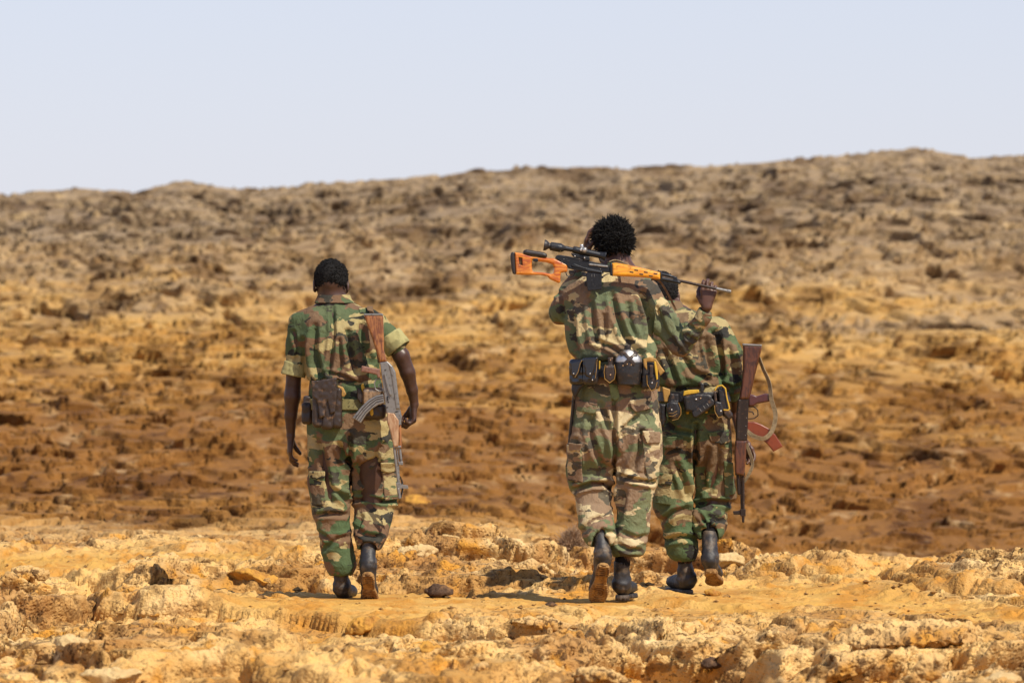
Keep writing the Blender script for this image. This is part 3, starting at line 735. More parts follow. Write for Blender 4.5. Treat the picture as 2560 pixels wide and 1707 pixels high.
def slab(fig, pts, d0, d1, r=.003):
    """outline in photo px extruded between depths d0..d1"""
    m = (d0 + d1) / 2; pl = fig.poly(pts, m); ym = fig.Y + m; hd = abs(d1 - d0) / 2
    f = lambda P: ext(poly2(P.x, P.z, pl), np.abs(P.y - ym) - hd, r)
    return f, np.array([pl[:, 0].min() - .012, ym - hd - .012, pl[:, 1].min() - .012]), np.array([pl[:, 0].max() + .012, ym + hd + .012, pl[:, 1].max() + .012])
def strap_path(fig, pts, w_, t=.0022, face=(0, 1, 0)):
    """flat strap following photo-px points (px, py, depth): mesh ribbon with thickness"""
    C = np.array([fig.p(*q) for q in pts], float)
    n = 8 * (len(C) - 1) + 1; tt = np.linspace(0, len(C) - 1, n); CC = []
    for u_ in tt:
        i = min(int(u_), len(C) - 2); f_ = u_ - i
        p0, p1, p2, p3 = C[max(i - 1, 0)], C[i], C[i + 1], C[min(i + 2, len(C) - 1)]
        CC.append(.5 * ((2 * p1) + (-p0 + p2) * f_ + (2 * p0 - 5 * p1 + 4 * p2 - p3) * f_**2 + (-p0 + 3 * p1 - 3 * p2 + p3) * f_**3))
    CC = np.array(CC); T = np.gradient(CC, axis=0); T /= np.linalg.norm(T, axis=1, keepdims=True)
    F = np.tile(np.asarray(face, float), (n, 1)) if np.ndim(face) == 1 else np.array([np.interp(tt, np.arange(len(C)), np.asarray(face)[:, k]) for k in range(3)]).T
    F = F - (F * T).sum(1, keepdims=True) * T; F /= np.linalg.norm(F, axis=1, keepdims=True); Sd = np.cross(T, F)
    V = np.concatenate([CC + Sd * w_ / 2 + F * t, CC - Sd * w_ / 2 + F * t, CC - Sd * w_ / 2 - F * t, CC + Sd * w_ / 2 - F * t])
    Q = [[i + a * n, i + 1 + a * n, i + 1 + ((a + 1) % 4) * n, i + ((a + 1) % 4) * n] for a in range(4) for i in range(n - 1)] + [[0, n, 2 * n, 3 * n], [n - 1, 4 * n - 1, 3 * n - 1, 2 * n - 1]]
    return V, np.array(Q)
def add_strap(name, fig, pts, w_, mat, root, t=.002, face=(0, 1, 0)):
    V, Q = strap_path(fig, pts, w_, t, face); org = np.array(root['org']); TRIS[0] += 2 * len(Q)
    return link(name, mesh_from(V - org, Q, False, name), mat, root)
def part(name, trip, h, mat, root, disp=None, label=None, under=None, single=False):
    o = build(name, *trip, h, mat, root, disp, label, single or name in ('pocket_flap', 'trouser_pocket', 'belt_loop', 'shoulder_strap'))
    if under is not None and o is not None: o.parent = under
    return o
def union(*trips):
    return (lambda P: U(*[t[0](P) for t in trips])), np.min([t[1] for t in trips], 0), np.max([t[2] for t in trips], 0)
def tube(fig, rows, pad=.02):
    c = fig.ch(rows); return (lambda P: chain(P, c)), *bb([q[0] for q in c], max(q[1] for q in c) + pad)
def cyl(a, b, r, rnd=.0015):
    """capped cylinder between world points"""
    a = np.asarray(a, float); b = np.asarray(b, float); L = np.linalg.norm(b - a); d = (b - a) / L
    def f(P):
        x, y, z = P.x - a[0], P.y - a[1], P.z - a[2]; t = x * d[0] + y * d[1] + z * d[2]
        rr = np.sqrt(np.maximum(x * x + y * y + z * z - t * t, 0)) - r
        return ext(rr, np.abs(t - L / 2) - L / 2, rnd)
    return f, np.minimum(a, b) - r - .008, np.maximum(a, b) + r + .008
def snap(fig, x, y, d, root, r=.0055, mat=None, under=None):
    c = fig.p(x, y, d); return part('snap', ((lambda P: ell(P, c, (r, r * .55, r))), c - .012, c + .012), .0018, mat or BRASS, root, under=under)
# ================= soldier on the left =================
L = Fig(28.35)
Lr = thing('person', L.p(878, 1503), 'soldier walking alone on the left with rolled sleeves and bowed head', 'person')
LH = [L.p(827, 710, .07), axes(-.10, -.48, -.03)]
l_larm = [(745, 812, .02, 24), (737, 862, .02, 22), (735, 930, .03, 19), (731, 992, .04, 20), (727, 1040, .05, 15), (727, 1086, .06, 10.5)]
l_rarm = [(942, 812, .02, 26), (975, 850, .0, 24), (1003, 890, -.01, 22), (1019, 932, .0, 20), (1030, 975, .02, 15), (1036, 1010, .03, 11.5)]
LHL = hand_segs(L.p(727, 1090, .06), (-.06, .12, -1), (1, .1, 0), (.2, 1, 0), (.22, .5, .45), (.7, .4))
LHR = hand_segs(L.p(1035, 1012, .03), (-.12, .05, -1), (-1, -.35, .1), (-.3, 1, 0), (.75, .95, .6), (.5, .35))
l_tor = L.st([(744, 800, 872, .055, .055), (760, 786, 888, .045, .075), (775, 762, 918, .03, .095), (795, 748, 948, .02, .115), (830, 745, 952, .01, .13), (870, 755, 952, .0, .135), (910, 762, 950, .0, .13), (940, 764, 950, .0, .135), (958, 774, 944, .0, .125)])
l_torb = L.st([(744, 806, 866, .05, .045), (775, 775, 905, .03, .08), (830, 758, 935, .02, .105), (900, 778, 935, .015, .1), (1000, 782, 955, .01, .11), (1080, 785, 965, .01, .11)])
def l_body(P):
    d = loft(P, l_torb, 2.2)
    d = S(.03, d, chain(P, L.ch([(829, 720, .055, 31), (833, 765, .04, 33)]), .01), chain(P, L.ch(l_larm), .012), chain(P, L.ch([(a, b, c, r * .93) for a, b, c, r in l_rarm]), .012))
    d = smin(d, S(.03, chain(P, L.ch([(825, 1080, 0, 44), (828, 1240, -.01, 32), (850, 1420, .0, 18)])), chain(P, L.ch([(925, 1080, 0, 44), (932, 1240, .0, 30), (922, 1330, -.03, 16)]))), .02)
    d = smin(d, head_sdf(P, *LH), .012)
    d = smin(d, hand_sdf(P, LHL), .010); d = smin(d, hand_sdf(P, LHR), .010)
    return d
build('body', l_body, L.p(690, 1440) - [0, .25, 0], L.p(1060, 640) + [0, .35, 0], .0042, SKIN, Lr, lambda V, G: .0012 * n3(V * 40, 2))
hair_cap(Lr, LH[0], LH[1], (.0825, .102, .098), tight=.6, seed=11, tufts=1800, tl=.0055, neckcut=-.060)
def l_sleeve(P):
    a = chain(P, L.ch([(748, 806, .02, 25), (741, 855, .02, 25), (737, 912, .02, 25)]), .01)
    b = chain(P, L.ch([(938, 806, .015, 29), (965, 838, .0, 30), (987, 862, -.01, 29)]), .01)
    return np.minimum(a, b)
def l_shirt(P):
    d = smin(loft(P, l_tor, 2.3, cap=.012), l_sleeve(P), .035)
    lowcut = L.poly([(640, 500), (1200, 500), (1200, 980), (960, 985), (925, 978), (905, 968), (880, 955), (845, 944), (770, 952), (640, 950)])
    return smax(d, poly2(P.x, P.z, lowcut), .008)
LF = folds(L, [([(832, 770), (836, 830), (828, 905), (822, 935)], 6, .010), ([(870, 830), (878, 880), (890, 930)], 8, .013), ([(790, 815), (788, 870), (800, 930), (812, 945)], 8, .012),
               ([(905, 800), (908, 850), (925, 905)], 9, .012), ([(760, 850), (762, 905), (772, 945)], 8, .012), ([(850, 850), (856, 905), (846, 940)], 5, .007), ([(815, 930), (860, 940), (900, 962)], 5, .008), ([(735, 830), (748, 870), (742, 900)], 6, .008)], 0)
build('shirt', l_shirt, L.p(690, 990) - [0, .25, 0], L.p(1045, 735) + [0, .25, 0], .0052, CAMO_L, Lr, cloth_disp(LF, .0075, 9, 3.6, 10))
def ring(fig, a, b, r0, r1, th=.004, da=0.0):
    """rolled cuff round a limb: hollow band"""
    A, B = fig.p(*a), fig.p(*b); ax = nrm(B - A)
    def f(P):
        s_ = seg(P, A, B, r0, r1); x, y, z = P.x - A[0], P.y - A[1], P.z - A[2]; t = x * ax[0] + y * ax[1] + z * ax[2]; Ln = np.linalg.norm(B - A)
        return smax(np.abs(s_) - th, np.abs(t - Ln / 2) - Ln / 2, .006)
    lo, hi = bb([A, B], max(r0, r1) + .02)
    return f, lo, hi
part('sleeve_cuff', ring(L, (740, 906, .02), (733, 940, .02), .052, .057, .006), .004, CUFF, Lr, cloth_disp([], .003, 14, 14, 21), label='rolled khaki cuff in shade on the left arm')
part('sleeve_cuff', ring(L, (972, 838, -.0), (998, 873, -.01), .060, .064, .006), .004, CUFF, Lr, cloth_disp([], .003, 14, 14, 22), label='rolled khaki cuff standing wide round the right arm')
# collar
def collar(fig, c_top, c_bot, ra, rb, th=.005, h=.0035, mat=None, root=None, yaw=0):
    T = resample([(c_bot[2], c_bot[0], c_bot[1], rb[0], rb[1]), ((c_bot[2] + c_top[2]) / 2, (c_bot[0] + c_top[0]) / 2, (c_bot[1] + c_top[1]) / 2, (ra[0] + rb[0]) / 2, (ra[1] + rb[1]) / 2), (c_top[2], c_top[0], c_top[1], ra[0], ra[1])], 40)
    def f(P):
        s_ = loft(P, T, 2.1, cap=.001); s2 = np.abs(s_ + .002) - th
        return smax(np.maximum(s2, np.maximum(P.z - c_top[2] - .15 * (P.y - c_top[1]) * 0, c_bot[2] - P.z)), -(-(np.abs(P.x - c_top[0]) - .02 - (c_top[2] - P.z) * .3) if False else np.full(P.x.shape, 1.0, np.float32)), .002)
    lo = c_bot - [rb[0] + .03, rb[1] + .03, .02]; hi = c_top + [rb[0] + .03, rb[1] + .03, .02]
    return f, lo, hi
def collar2(fig, rows, th=.0045):
    """rows (py,pxL,pxR,cy,b) from bottom to top; a turned-down collar band standing round the neck"""
    T = fig.st(rows); z0, z1 = T[0][0], T[0][-1]; y0 = fig.Y
    def f(P):
        zs = P.z - .22 * (y0 + .05 - P.y) * 0
        a = loft(P, T, 2.1, cap=.0005)
        zm = np.maximum(P.z - z1, z0 - P.z)
        x, y = (P.x - np.interp(P.z, T[0], T[1])), (P.y - np.interp(P.z, T[0], T[2])); q = np.sqrt((x / np.interp(P.z, T[0], T[3])) ** 2 + (y / np.interp(P.z, T[0], T[4])) ** 2)
        d = (q - 1) * np.interp(P.z, T[0], T[4])
        return ext(np.abs(d.astype(np.float32)) - th, zm.astype(np.float32), .003)
    w_ = max(T[3].max(), T[4].max()) + .02
    return f, np.array([T[1].min() - w_, T[2].min() - w_, z0 - .015]), np.array([T[1].max() + w_, T[2].max() + w_, z1 + .015])
part('collar', collar2(L, [(737, 797, 873, .050, .070), (748, 793, 877, .046, .080), (758, 788, 884, .042, .088)]), .0035, CAMO_L, Lr, cloth_disp([], .0025, 12, 12, 31))
part('shoulder_strap', patch(L, l_shirt, [(897, 770), (925, 768), (962, 790), (958, 800), (924, 784), (900, 784)], .004, .008, yc=.1), .003, CAMO_L, Lr)
# trousers
l_pel = L.st([(940, 776, 950, .0, .115), (990, 772, 962, .0, .125), (1050, 771, 976, .0, .130), (1110, 772, 986, .0, .120), (1150, 776, 984, .01, .09)])
l_ll = L.st([(1060, 773, 872, .0, .115), (1150, 771, 875, .01, .105), (1215, 771, 877, .015, .10), (1262, 776, 876, .01, .092), (1320, 793, 876, .0, .085), (1370, 802, 884, .0, .085), (1412, 810, 889, .0, .085), (1440, 822, 880, .0, .07)])
l_rl = L.st([(1060, 874, 976, .0, .115), (1150, 876, 985, .03, .105), (1200, 879, 992, .05, .10), (1243, 881, 998, .05, .10), (1264, 884, 988, .03, .088), (1300, 884, 981, .0, .088), (1340, 885, 971, -.03, .085), (1376, 892, 954, -.05, .07)])
def hem_hollow(fig, px, py, d, rx, rz, ry): return lambda P, c=fig.p(px, py, d): ell(P, c, (rx, ry, rz))
l_h1 = hem_hollow(L, 852, 1444, .0, .045, .045, .055); l_h2 = hem_hollow(L, 920, 1388, -.110, .048, .068, .095)
def l_trs(P):
    d = S(.012, loft(P, l_ll, 2.2), loft(P, l_rl, 2.2)); d = smin(d, loft(P, l_pel, 2.3), .025)
    return smax(smax(d, -l_h1(P), .006), -l_h2(P), .006)
LT = folds(L, [([(877, 1090), (876, 1160), (878, 1240)], 6, .016), ([(795, 1100), (808, 1140), (818, 1200), (830, 1250)], 9, .013), ([(850, 1110), (868, 1150), (880, 1170)], 7, .012), ([(830, 1220), (858, 1240), (874, 1255)], 7, .010),
               ([(885, 1252), (920, 1244), (955, 1252), (995, 1250)], 6, .016), ([(945, 1150), (948, 1200), (930, 1225), (890, 1240)], 8, .012), ([(800, 1285), (835, 1283), (866, 1285)], 6, .010), ([(960, 1110), (940, 1145), (905, 1165)], 7, .010),
               ([(890, 1320), (915, 1335), (950, 1340)], 7, .009), ([(812, 1370), (845, 1345), (872, 1340)], 7, .009), ([(800, 1330), (822, 1345)], 6, .008), ([(775, 1180), (790, 1230), (800, 1265)], 6, .010), ([(905, 1290), (895, 1315)], 6, .009)], 0)
dLT = cloth_disp(LT, .0085, 8, 5.5, 40)
build('trousers', l_trs, L.p(755, 1460) - [0, .25, 0], L.p(1015, 930) + [0, .25, 0], .005, CAMO_LT, Lr, dLT)
part('trouser_pocket', patch(L, l_trs, [(774, 1184), (812, 1184), (816, 1262), (782, 1262)], .005, .006, yc=.1), .0045, CAMO_LT, Lr, cloth_disp([], .004, 10, 10, 51))
part('pocket_flap', patch(L, l_trs, [(773, 1176), (815, 1176), (814, 1192), (796, 1197), (774, 1193)], .004, .014, yc=.1), .004, CAMO_LT, Lr)
part('trouser_pocket', patch(L, l_trs, [(955, 1165), (994, 1165), (1000, 1248), (962, 1250)], .006, .008, yc=.1), .0045, CAMO_LT, Lr, cloth_disp([], .005, 10, 10, 52))
part('pocket_flap', patch(L, l_trs, [(952, 1155), (992, 1155), (994, 1176), (972, 1182), (953, 1176)], .004, .016, yc=.1), .004, CAMO_LT, Lr)
# boots
make_boot(L, Lr, L.p(851, 1412, .0), L.p(853, 1466, .02), L.p(852, 1502, .0) + [0, .0, .01], (.16, 1, -.02), (0, 0, 1), .27, label='left boot planted on the ground, toe away', r=(.038, .033))
make_boot(L, Lr, L.p(920, 1350, -.055), L.p(921, 1408, -.10), L.p(919, 1428, -.155), (.035, .72, -.69), (0, .69, .72), .265, sock=(L.p(920, 1325, -.03), L.p(920, 1358, -.06), .036, .038), label='right boot lifting off, dusty brown sole turned to the viewer', r=(.040, .035))
# belt, pouches
Lb = thing('equipment_belt', L.p(860, 1000, -.13), 'olive canvas belt with scuffed brown leather magazine pouch on the left soldier', 'belt')
def band(fig, base, y0, y1, grow=.006, th=.003, x0=0, x1=4000):
    za, zb = fig.p(1000, y1)[2], fig.p(1000, y0)[2]
    def f(P): return ext(np.abs(base(P) - grow) - th, np.abs(P.z - (za + zb) / 2) - (zb - za) / 2, .002)
    return f
lw = L.p(860, 1010)
lbs = part('belt_strap', (band(L, lambda P: loft(P, l_pel, 2.3), 996, 1024, .008), L.p(750, 1035) - [0, .2, 0], L.p(1000, 985) + [0, .2, 0]), .004, OLIVE, Lb)
for x_ in (873, 885):
    for y_ in (1004, 1014): snap(L, x_, y_, -.143, Lb, .003, BLK, under=lbs)
mp = part('magazine_pouch', union(rbox(L, 781, 806, 960, 1068, -.20, -.125, .018), rbox(L, 803, 832, 962, 1074, -.205, -.125, .018), rbox(L, 830, 856, 968, 1070, -.20, -.12, .018)), .0035, BRNL, Lb, cloth_disp([], .004, 14, 8, 61))
part('pouch_flap', slab(L, [(778, 952), (842, 944), (843, 985), (838, 1030), (826, 1036), (818, 1000), (812, 1040), (800, 1046), (792, 1002), (781, 990)], -.215, -.200, .006), .003, BRNL, Lb, cloth_disp([], .003, 16, 10, 62), under=mp)
part('hanging_pouch', union(rbox(L, 754, 782, 1005, 1060, -.09, .0, .016), rbox(L, 759, 778, 990, 1010, -.08, -.02, .008)), .004, BRNL, Lb, cloth_disp([], .003, 14, 8, 63), label='small dark pouch hanging at the left hip')
part('pouch_lining', slab(L, [(843, 962), (858, 968), (866, 985), (860, 992), (845, 990)], -.17, -.150, .003), .003, TANL, Lb, label='tan leather loop beside the magazine pouch')
snap(L, 853, 977, -.173, Lb)
part('pouch_lining', slab(L, [(902, 962), (908, 958), (918, 985), (925, 1005), (918, 1004), (906, 985)], -.150, -.138, .003), .003, YEL, Lb, label='yellow edge of lining under the rifle')
part('open_flap', slab(L, [(893, 968), (903, 975), (914, 1000), (903, 1010), (893, 996)], -.155, -.140, .004), .003, BRNL, Lb)
Lc = thing('canteen', L.p(940, 1000, -.14), 'scuffed metal canteen in a dark cover half hidden by the curved grey magazine', 'canteen')
part('bottle', rbox(L, 906, 962, 968, 1036, -.175, -.12, .022), .004, BRASS, Lc)
part('cover', rbox(L, 903, 965, 1008, 1048, -.180, -.115, .022), .004, BRNL, Lc, cloth_disp([], .002, 14, 8, 64))
part('cover_trim', slab(L, [(924, 1020), (932, 1016), (934, 1034), (930, 1040), (925, 1036)], -.186, -.178, .003), .0025, YEL, Lc)

# rifle slung muzzle down
LRf = thing('rifle', L.p(970, 1000, -.20), 'worn grey assault rifle with orange-brown wood stock slung muzzle down on the left soldier', 'rifle')
d0, d1 = -.222, -.190
part('stock', slab(L, [(910, 788), (914, 786), (954, 787), (958, 791), (960, 845), (960, 875), (967, 904), (949, 905), (944, 888), (930, 845), (917, 810)], d0 - .006, d1 + .006, .011), .0028, WOODL, LRf)
part('butt_plate', slab(L, [(909, 784), (957, 784), (958, 789), (910, 789)], d0 - .007, d1 + .007, .002), .0025, GUNG, LRf)
rc = part('receiver', union(slab(L, [(950, 905), (968, 903), (976, 909), (985, 925), (1000, 1026), (1000, 1032), (971, 1036), (966, 1030), (958, 968)], d0, d1, .004),
     slab(L, [(970, 906), (981, 914), (989, 930), (1000, 1022), (990, 1024), (978, 940)], d0 - .004, d1, .007)), .0022, GUNG, LRf)
part('safety_lever', slab(L, [(960, 934), (964, 932), (971, 958), (979, 985), (978, 990), (972, 984), (965, 958)], d0 - .009, d0 - .001, .001), .0018, GUNG, LRf, under=rc)
for q in ((963, 925), (965, 938), (971, 1005), (968, 1018)): snap(L, *q, d0 - .001, LRf, .004, GUND, under=rc)
part('ejection_slot', slab(L, [(967, 990), (970, 990), (971, 1002), (968, 1002)], d0 - .006, d0, .001), .0018, GUNB, LRf, under=rc)
part('pistol_grip', slab(L, [(904, 915), (906, 914), (935, 920), (950, 922), (951, 944), (944, 945), (942, 937), (920, 932), (902, 929)], d0 + .004, d1 - .004, .006), .0025, plain('scuffed_pinkish_bakelite', (.22, .105, .07), .4, var=.4, scale=60), LRf)
def guard(fig, pts, r, d):
    return tube(fig, [(a, b, d, r) for a, b in pts], .008)
part('trigger_guard', guard(L, [(953, 948), (940, 948), (936, 958), (938, 972), (948, 978), (957, 976)], 1.5, (d0 + d1) / 2), .002, GUNG, LRf)
part('trigger', guard(L, [(954, 958), (946, 962), (947, 968)], 1.3, (d0 + d1) / 2), .002, GUNG, LRf)
mg = part('magazine', slab(L, [(958, 985), (940, 989), (920, 1000), (902, 1018), (881, 1044), (902, 1058), (916, 1036), (930, 1022), (946, 1012), (961, 1007)], d0 + .004, d1 - .004, .004), .0022, GUNG, LRf)
for off in (4, 9, 15):
    rr = [(958, 985 + off * 1.05), (940 + off * .1, 989 + off * 1.05), (920 + off * .6, 1001 + off), (903 + off * .8, 1018 + off * .75), (884 + off, 1043 + off * .6)]
    part('magazine_rib', guard(L, rr, .9, d0 + .003), .0017, GUND, LRf, under=mg)
part('handguard', slab(L, [(968, 1030), (985, 1032), (998, 1050), (996, 1116), (984, 1117), (976, 1080), (968, 1056)], d0 - .003, d1 + .003, .008), .0025, WOODP, LRf)
part('sight_block', slab(L, [(984, 1026), (997, 1024), (1004, 1040), (1003, 1062), (994, 1064), (990, 1046)], d0, d1, .003), .0022, GUNG, LRf)
part('rear_sight_leaf', slab(L, [(998, 1026), (1001, 1024), (1005, 1044), (1003, 1046)], d0 + .008, d1 - .008, .001), .0018, GUNG, LRf)
part('upper_handguard', tube(L, [(999, 1062, -.206, 4), (1001, 1118, -.206, 4)]), .0022, WOODL, LRf)
part('gas_tube', union(tube(L, [(999, 1118, -.206, 3.2), (1004, 1160, -.206, 3.2)]), slab(L, [(996, 1154), (1007, 1154), (1008, 1162), (997, 1162)], -.213, -.199, .002)), .0018, GUNG, LRf)
part('barrel', union(tube(L, [(985, 1115, -.206, 3.4), (995, 1200, -.206, 3.0), (999, 1240, -.206, 2.8)]), tube(L, [(993, 1117, -.206, 1.6), (999, 1205, -.206, 1.4)]), slab(L, [(981, 1114), (1003, 1114), (1003, 1119), (982, 1120)], -.218, -.194, .002), tube(L, [(996, 1222, -.206, 4.4), (999, 1244, -.206, 3.8)])), .0018, GUNG, LRf)
part('front_sight', union(slab(L, [(990, 1206), (1002, 1206), (1004, 1222), (992, 1223)], -.213, -.199, .002), slab(L, [(1000, 1209), (1008, 1211), (1020, 1213), (1021, 1222), (1008, 1221), (1002, 1219)], -.209, -.203, .001)), .0018, GUNG, LRf)
add_strap('sling', L, [(996, 1186, -.20), (1004, 1200, -.19), (1006, 1222, -.19), (1000, 1244, -.20), (993, 1212, -.20)], .016, BLK, LRf, face=(.9, .4, 0))
add_strap('sling', L, [(952, 906, -.19), (945, 860, -.165), (938, 820, -.15), (930, 790, -.12), (925, 772, -.05), (925, 768, .03), (925, 800, .12)], .030, DRAB, LRf, face=[(0, 1, 0), (0, 1, 0), (0, 1, .1), (0, 1, .3), (0, .5, 1), (0, -.2, 1), (0, -1, 0)])
# ================= tall soldier in the middle =================
M = Fig(28.0)
Mr = thing('person', M.p(1530, 1497), 'tall middle soldier with spiky black hair, orange rifle across his shoulders', 'person')
MH = [M.p(1531, 604, .05), axes(-.42, -.05, .02)]
m_rarm = [(1628, 742, .02, 27), (1672, 812, .01, 22), (1708, 868, -.01, 17), (1738, 820, -.06, 17), (1756, 785, -.10, 14), (1766, 768, -.125, 11)]
m_larm = [(1428, 745, .02, 27), (1404, 780, .09, 25), (1402, 790, .16, 20), (1430, 710, .19, 16), (1462, 646, .18, 11)]
MHR = hand_segs(M.p(1767, 770, -.135), (.10, .04, 1), (.1, 1, 0), (-1, 0, 0), (.30, .95, .9), (.7, .5), sc_=1.05)
MHL = hand_segs(M.p(1464, 642, .18), (.10, -.02, 1), (1, -.1, 0), (.2, -1, .0), (.25, .5, .4), (.5, .3), sc_=1.02)
m_tor = M.st([(662, 1508, 1582, .045, .055), (676, 1485, 1604, .035, .08), (692, 1455, 1628, .025, .10), (715, 1434, 1642, .01, .12), (760, 1424, 1640, .0, .14), (810, 1416, 1632, .0, .145), (850, 1420, 1634, .0, .145), (885, 1430, 1640, .0, .148), (902, 1446, 1634, .0, .125)])
m_torb = M.st([(650, 1512, 1574, .045, .05), (690, 1470, 1610, .025, .08), (760, 1440, 1622, .01, .11), (860, 1440, 1615, .01, .11), (960, 1455, 1628, .01, .11), (1060, 1450, 1634, .01, .11)])
def m_body(P):
    d = loft(P, m_torb, 2.2)
    d = S(.03, d, chain(P, M.ch([(1543, 620, .045, 30), (1545, 668, .03, 32)]), .01), chain(P, M.ch([(a, b, c, r * .8 if r > 12 else r) for a, b, c, r in m_rarm]), .012), chain(P, M.ch([(a, b, c, r * .8 if r > 12 else r) for a, b, c, r in m_larm]), .012))
    d = smin(d, S(.03, chain(P, M.ch([(1490, 1060, 0, 44), (1485, 1220, .04, 30), (1492, 1290, .0, 16)])), chain(P, M.ch([(1590, 1060, 0, 44), (1582, 1220, .0, 32), (1558, 1400, .0, 18)]))), .02)
    d = smin(d, head_sdf(P, *MH), .012)
    d = smin(d, hand_sdf(P, MHR), .010); d = smin(d, hand_sdf(P, MHL), .010)
    return d
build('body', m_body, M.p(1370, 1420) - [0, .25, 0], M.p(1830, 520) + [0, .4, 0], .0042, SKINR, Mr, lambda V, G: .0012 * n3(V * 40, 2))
hair_cap(Mr, MH[0], MH[1], (.085, .102, .096), tight=1.4, seed=5, tufts=3000, tl=.024, off=(0, -.012, .010), neckcut=-.072)
def m_shirt(P):
    arm = chain(P, M.ch([(1622, 738, .01, 33), (1664, 805, .0, 30), (1702, 862, -.01, 25), (1706, 866, -.015, 24)]), .012)
    fore = chain(P, M.ch([(1705, 864, -.015, 24), (1735, 826, -.06, 22), (1760, 790, -.105, 19)]), .01)
    arm = smin(arm, fore, .02)
    la = chain(P, M.ch([(1438, 742, .02, 34), (1408, 772, .07, 32), (1400, 782, .14, 27), (1425, 725, .19, 22), (1446, 690, .19, 19)]), .015)
    return smin(smin(loft(P, m_tor, 2.35, cap=.012), arm, .025), la, .03)
MF = folds(M, [([(1530, 740), (1540, 790), (1560, 840), (1600, 885)], 8, .015), ([(1605, 735), (1622, 790), (1626, 840), (1622, 885)], 8, .020), ([(1475, 745), (1480, 800), (1490, 850)], 8, .012), ([(1430, 790), (1432, 840), (1442, 885)], 8, .012),
               ([(1485, 850), (1530, 868), (1560, 890)], 6, .011), ([(1570, 760), (1575, 810), (1590, 850)], 7, .009), ([(1640, 770), (1662, 830), (1700, 880)], 7, .011), ([(1668, 765), (1694, 815), (1704, 850)], 6, .009), ([(1510, 790), (1512, 840), (1500, 880)], 6, .008), ([(1722, 815), (1742, 828)], 5, .008), ([(1712, 838), (1735, 850)], 5, .009), ([(1400, 735), (1410, 790)], 6, .010)], 0)
build('shirt', m_shirt, M.p(1355, 915) - [0, .27, 0], M.p(1800, 650) + [0, .33, 0], .0052, CAMO_M, Mr, cloth_disp(MF, .0085, 8.5, 3.6, 110))
part('collar', collar2(M, [(652, 1512, 1578, .045, .066), (662, 1508, 1582, .042, .078), (674, 1500, 1590, .038, .09)]), .0035, CAMO_M, Mr, cloth_disp([], .0025, 12, 12, 131))
part('sleeve_cuff', ring(M, (1752, 800, -.098), (1765, 776, -.115), .036, .034, .004), .003, CAMO_M, Mr, cloth_disp([], .0025, 12, 12, 132))
m_pel = M.st([(900, 1450, 1630, .0, .115), (930, 1446, 1636, .0, .12), (960, 1440, 1641, .0, .13), (1000, 1434, 1646, .0, .135), (1060, 1430, 1650, .0, .135), (1110, 1430, 1650, .0, .12), (1150, 1436, 1646, .01, .09)])
m_ll = M.st([(1060, 1430, 1536, .0, .12), (1130, 1423, 1536, .02, .115), (1180, 1414, 1535, .05, .11), (1213, 1420, 1533, .06, .105), (1236, 1432, 1530, .04, .088), (1275, 1438, 1531, .0, .088), (1320, 1449, 1537, -.04, .085), (1350, 1460, 1537, -.065, .078), (1366, 1470, 1528, -.075, .065)])
m_rl = M.st([(1060, 1534, 1650, .0, .12), (1130, 1535, 1651, .0, .115), (1185, 1536, 1648, .0, .105), (1230, 1540, 1638, .0, .095), (1280, 1541, 1628, .0, .088), (1330, 1534, 1621, .0, .088), (1368, 1522, 1613, .0, .088), (1392, 1532, 1602, .0, .070)])
m_h1 = hem_hollow(M, 1501, 1374, -.135, .049, .098, .100); m_h2 = hem_hollow(M, 1562, 1402, .0, .042, .040, .055)
def m_trs(P):
    d = S(.012, loft(P, m_ll, 2.2), loft(P, m_rl, 2.2)); d = smin(d, loft(P, m_pel, 2.35), .025)
    return smax(smax(d, -m_h1(P), .006), -m_h2(P), .006)
MT = folds(M, [([(1534, 1000), (1535, 1100), (1536, 1200), (1533, 1260)], 6, .016), ([(1478, 1040), (1474, 1080), (1490, 1130), (1512, 1170)], 8, .011), ([(1605, 1080), (1598, 1130), (1580, 1175)], 9, .016), ([(1440, 1222), (1480, 1208), (1515, 1210), (1530, 1225)], 7, .018),
               ([(1555, 1190), (1590, 1198), (1632, 1205)], 6, .013), ([(1500, 1010), (1530, 1090), (1545, 1140)], 8, .010), ([(1590, 1040), (1560, 1070), (1540, 1110)], 7, .009), ([(1452, 1330), (1480, 1300), (1510, 1290)], 7, .008), ([(1560, 1330), (1590, 1345), (1612, 1340)], 7, .008), ([(1548, 1360), (1570, 1372), (1598, 1374)], 6, .009), ([(1490, 1345), (1505, 1322), (1530, 1330)], 5, .010), ([(1440, 1100), (1446, 1150), (1436, 1200)], 7, .012), ([(1560, 1230), (1545, 1300)], 8, .010)], 0)
build('trousers', m_trs, M.p(1395, 1420) - [0, .27, 0], M.p(1670, 890) + [0, .27, 0], .005, CAMO_MT, Mr, cloth_disp(MT, .0085, 8, 5.5, 140))
def pk(fig, base, pts, mat, root, grow=.006, th=.0045, s=0, name='trouser_pocket', h=.0042):
    return part(name, patch(fig, base, pts, th, grow, yc=.12), h, mat, root, cloth_disp([], .0035, 11, 11, s))
pk(M, m_trs, [(1441, 1000), (1494, 1006), (1492, 1022), (1484, 1034), (1442, 1026)], CAMO_MT, Mr, .010, .0035, 151, 'pocket_flap')
pk(M, m_trs, [(1572, 1000), (1628, 990), (1632, 1018), (1588, 1030), (1576, 1018)], CAMO_MT, Mr, .010, .0035, 152, 'pocket_flap')
pk(M, m_trs, [(1604, 1075), (1650, 1078), (1648, 1190), (1618, 1200), (1608, 1150)], CAMO_MT, Mr, .009, .008, 153)
pk(M, m_trs, [(1603, 1074), (1650, 1078), (1650, 1106), (1614, 1106)], CAMO_MT, Mr, .022, .0035, 154, 'pocket_flap')
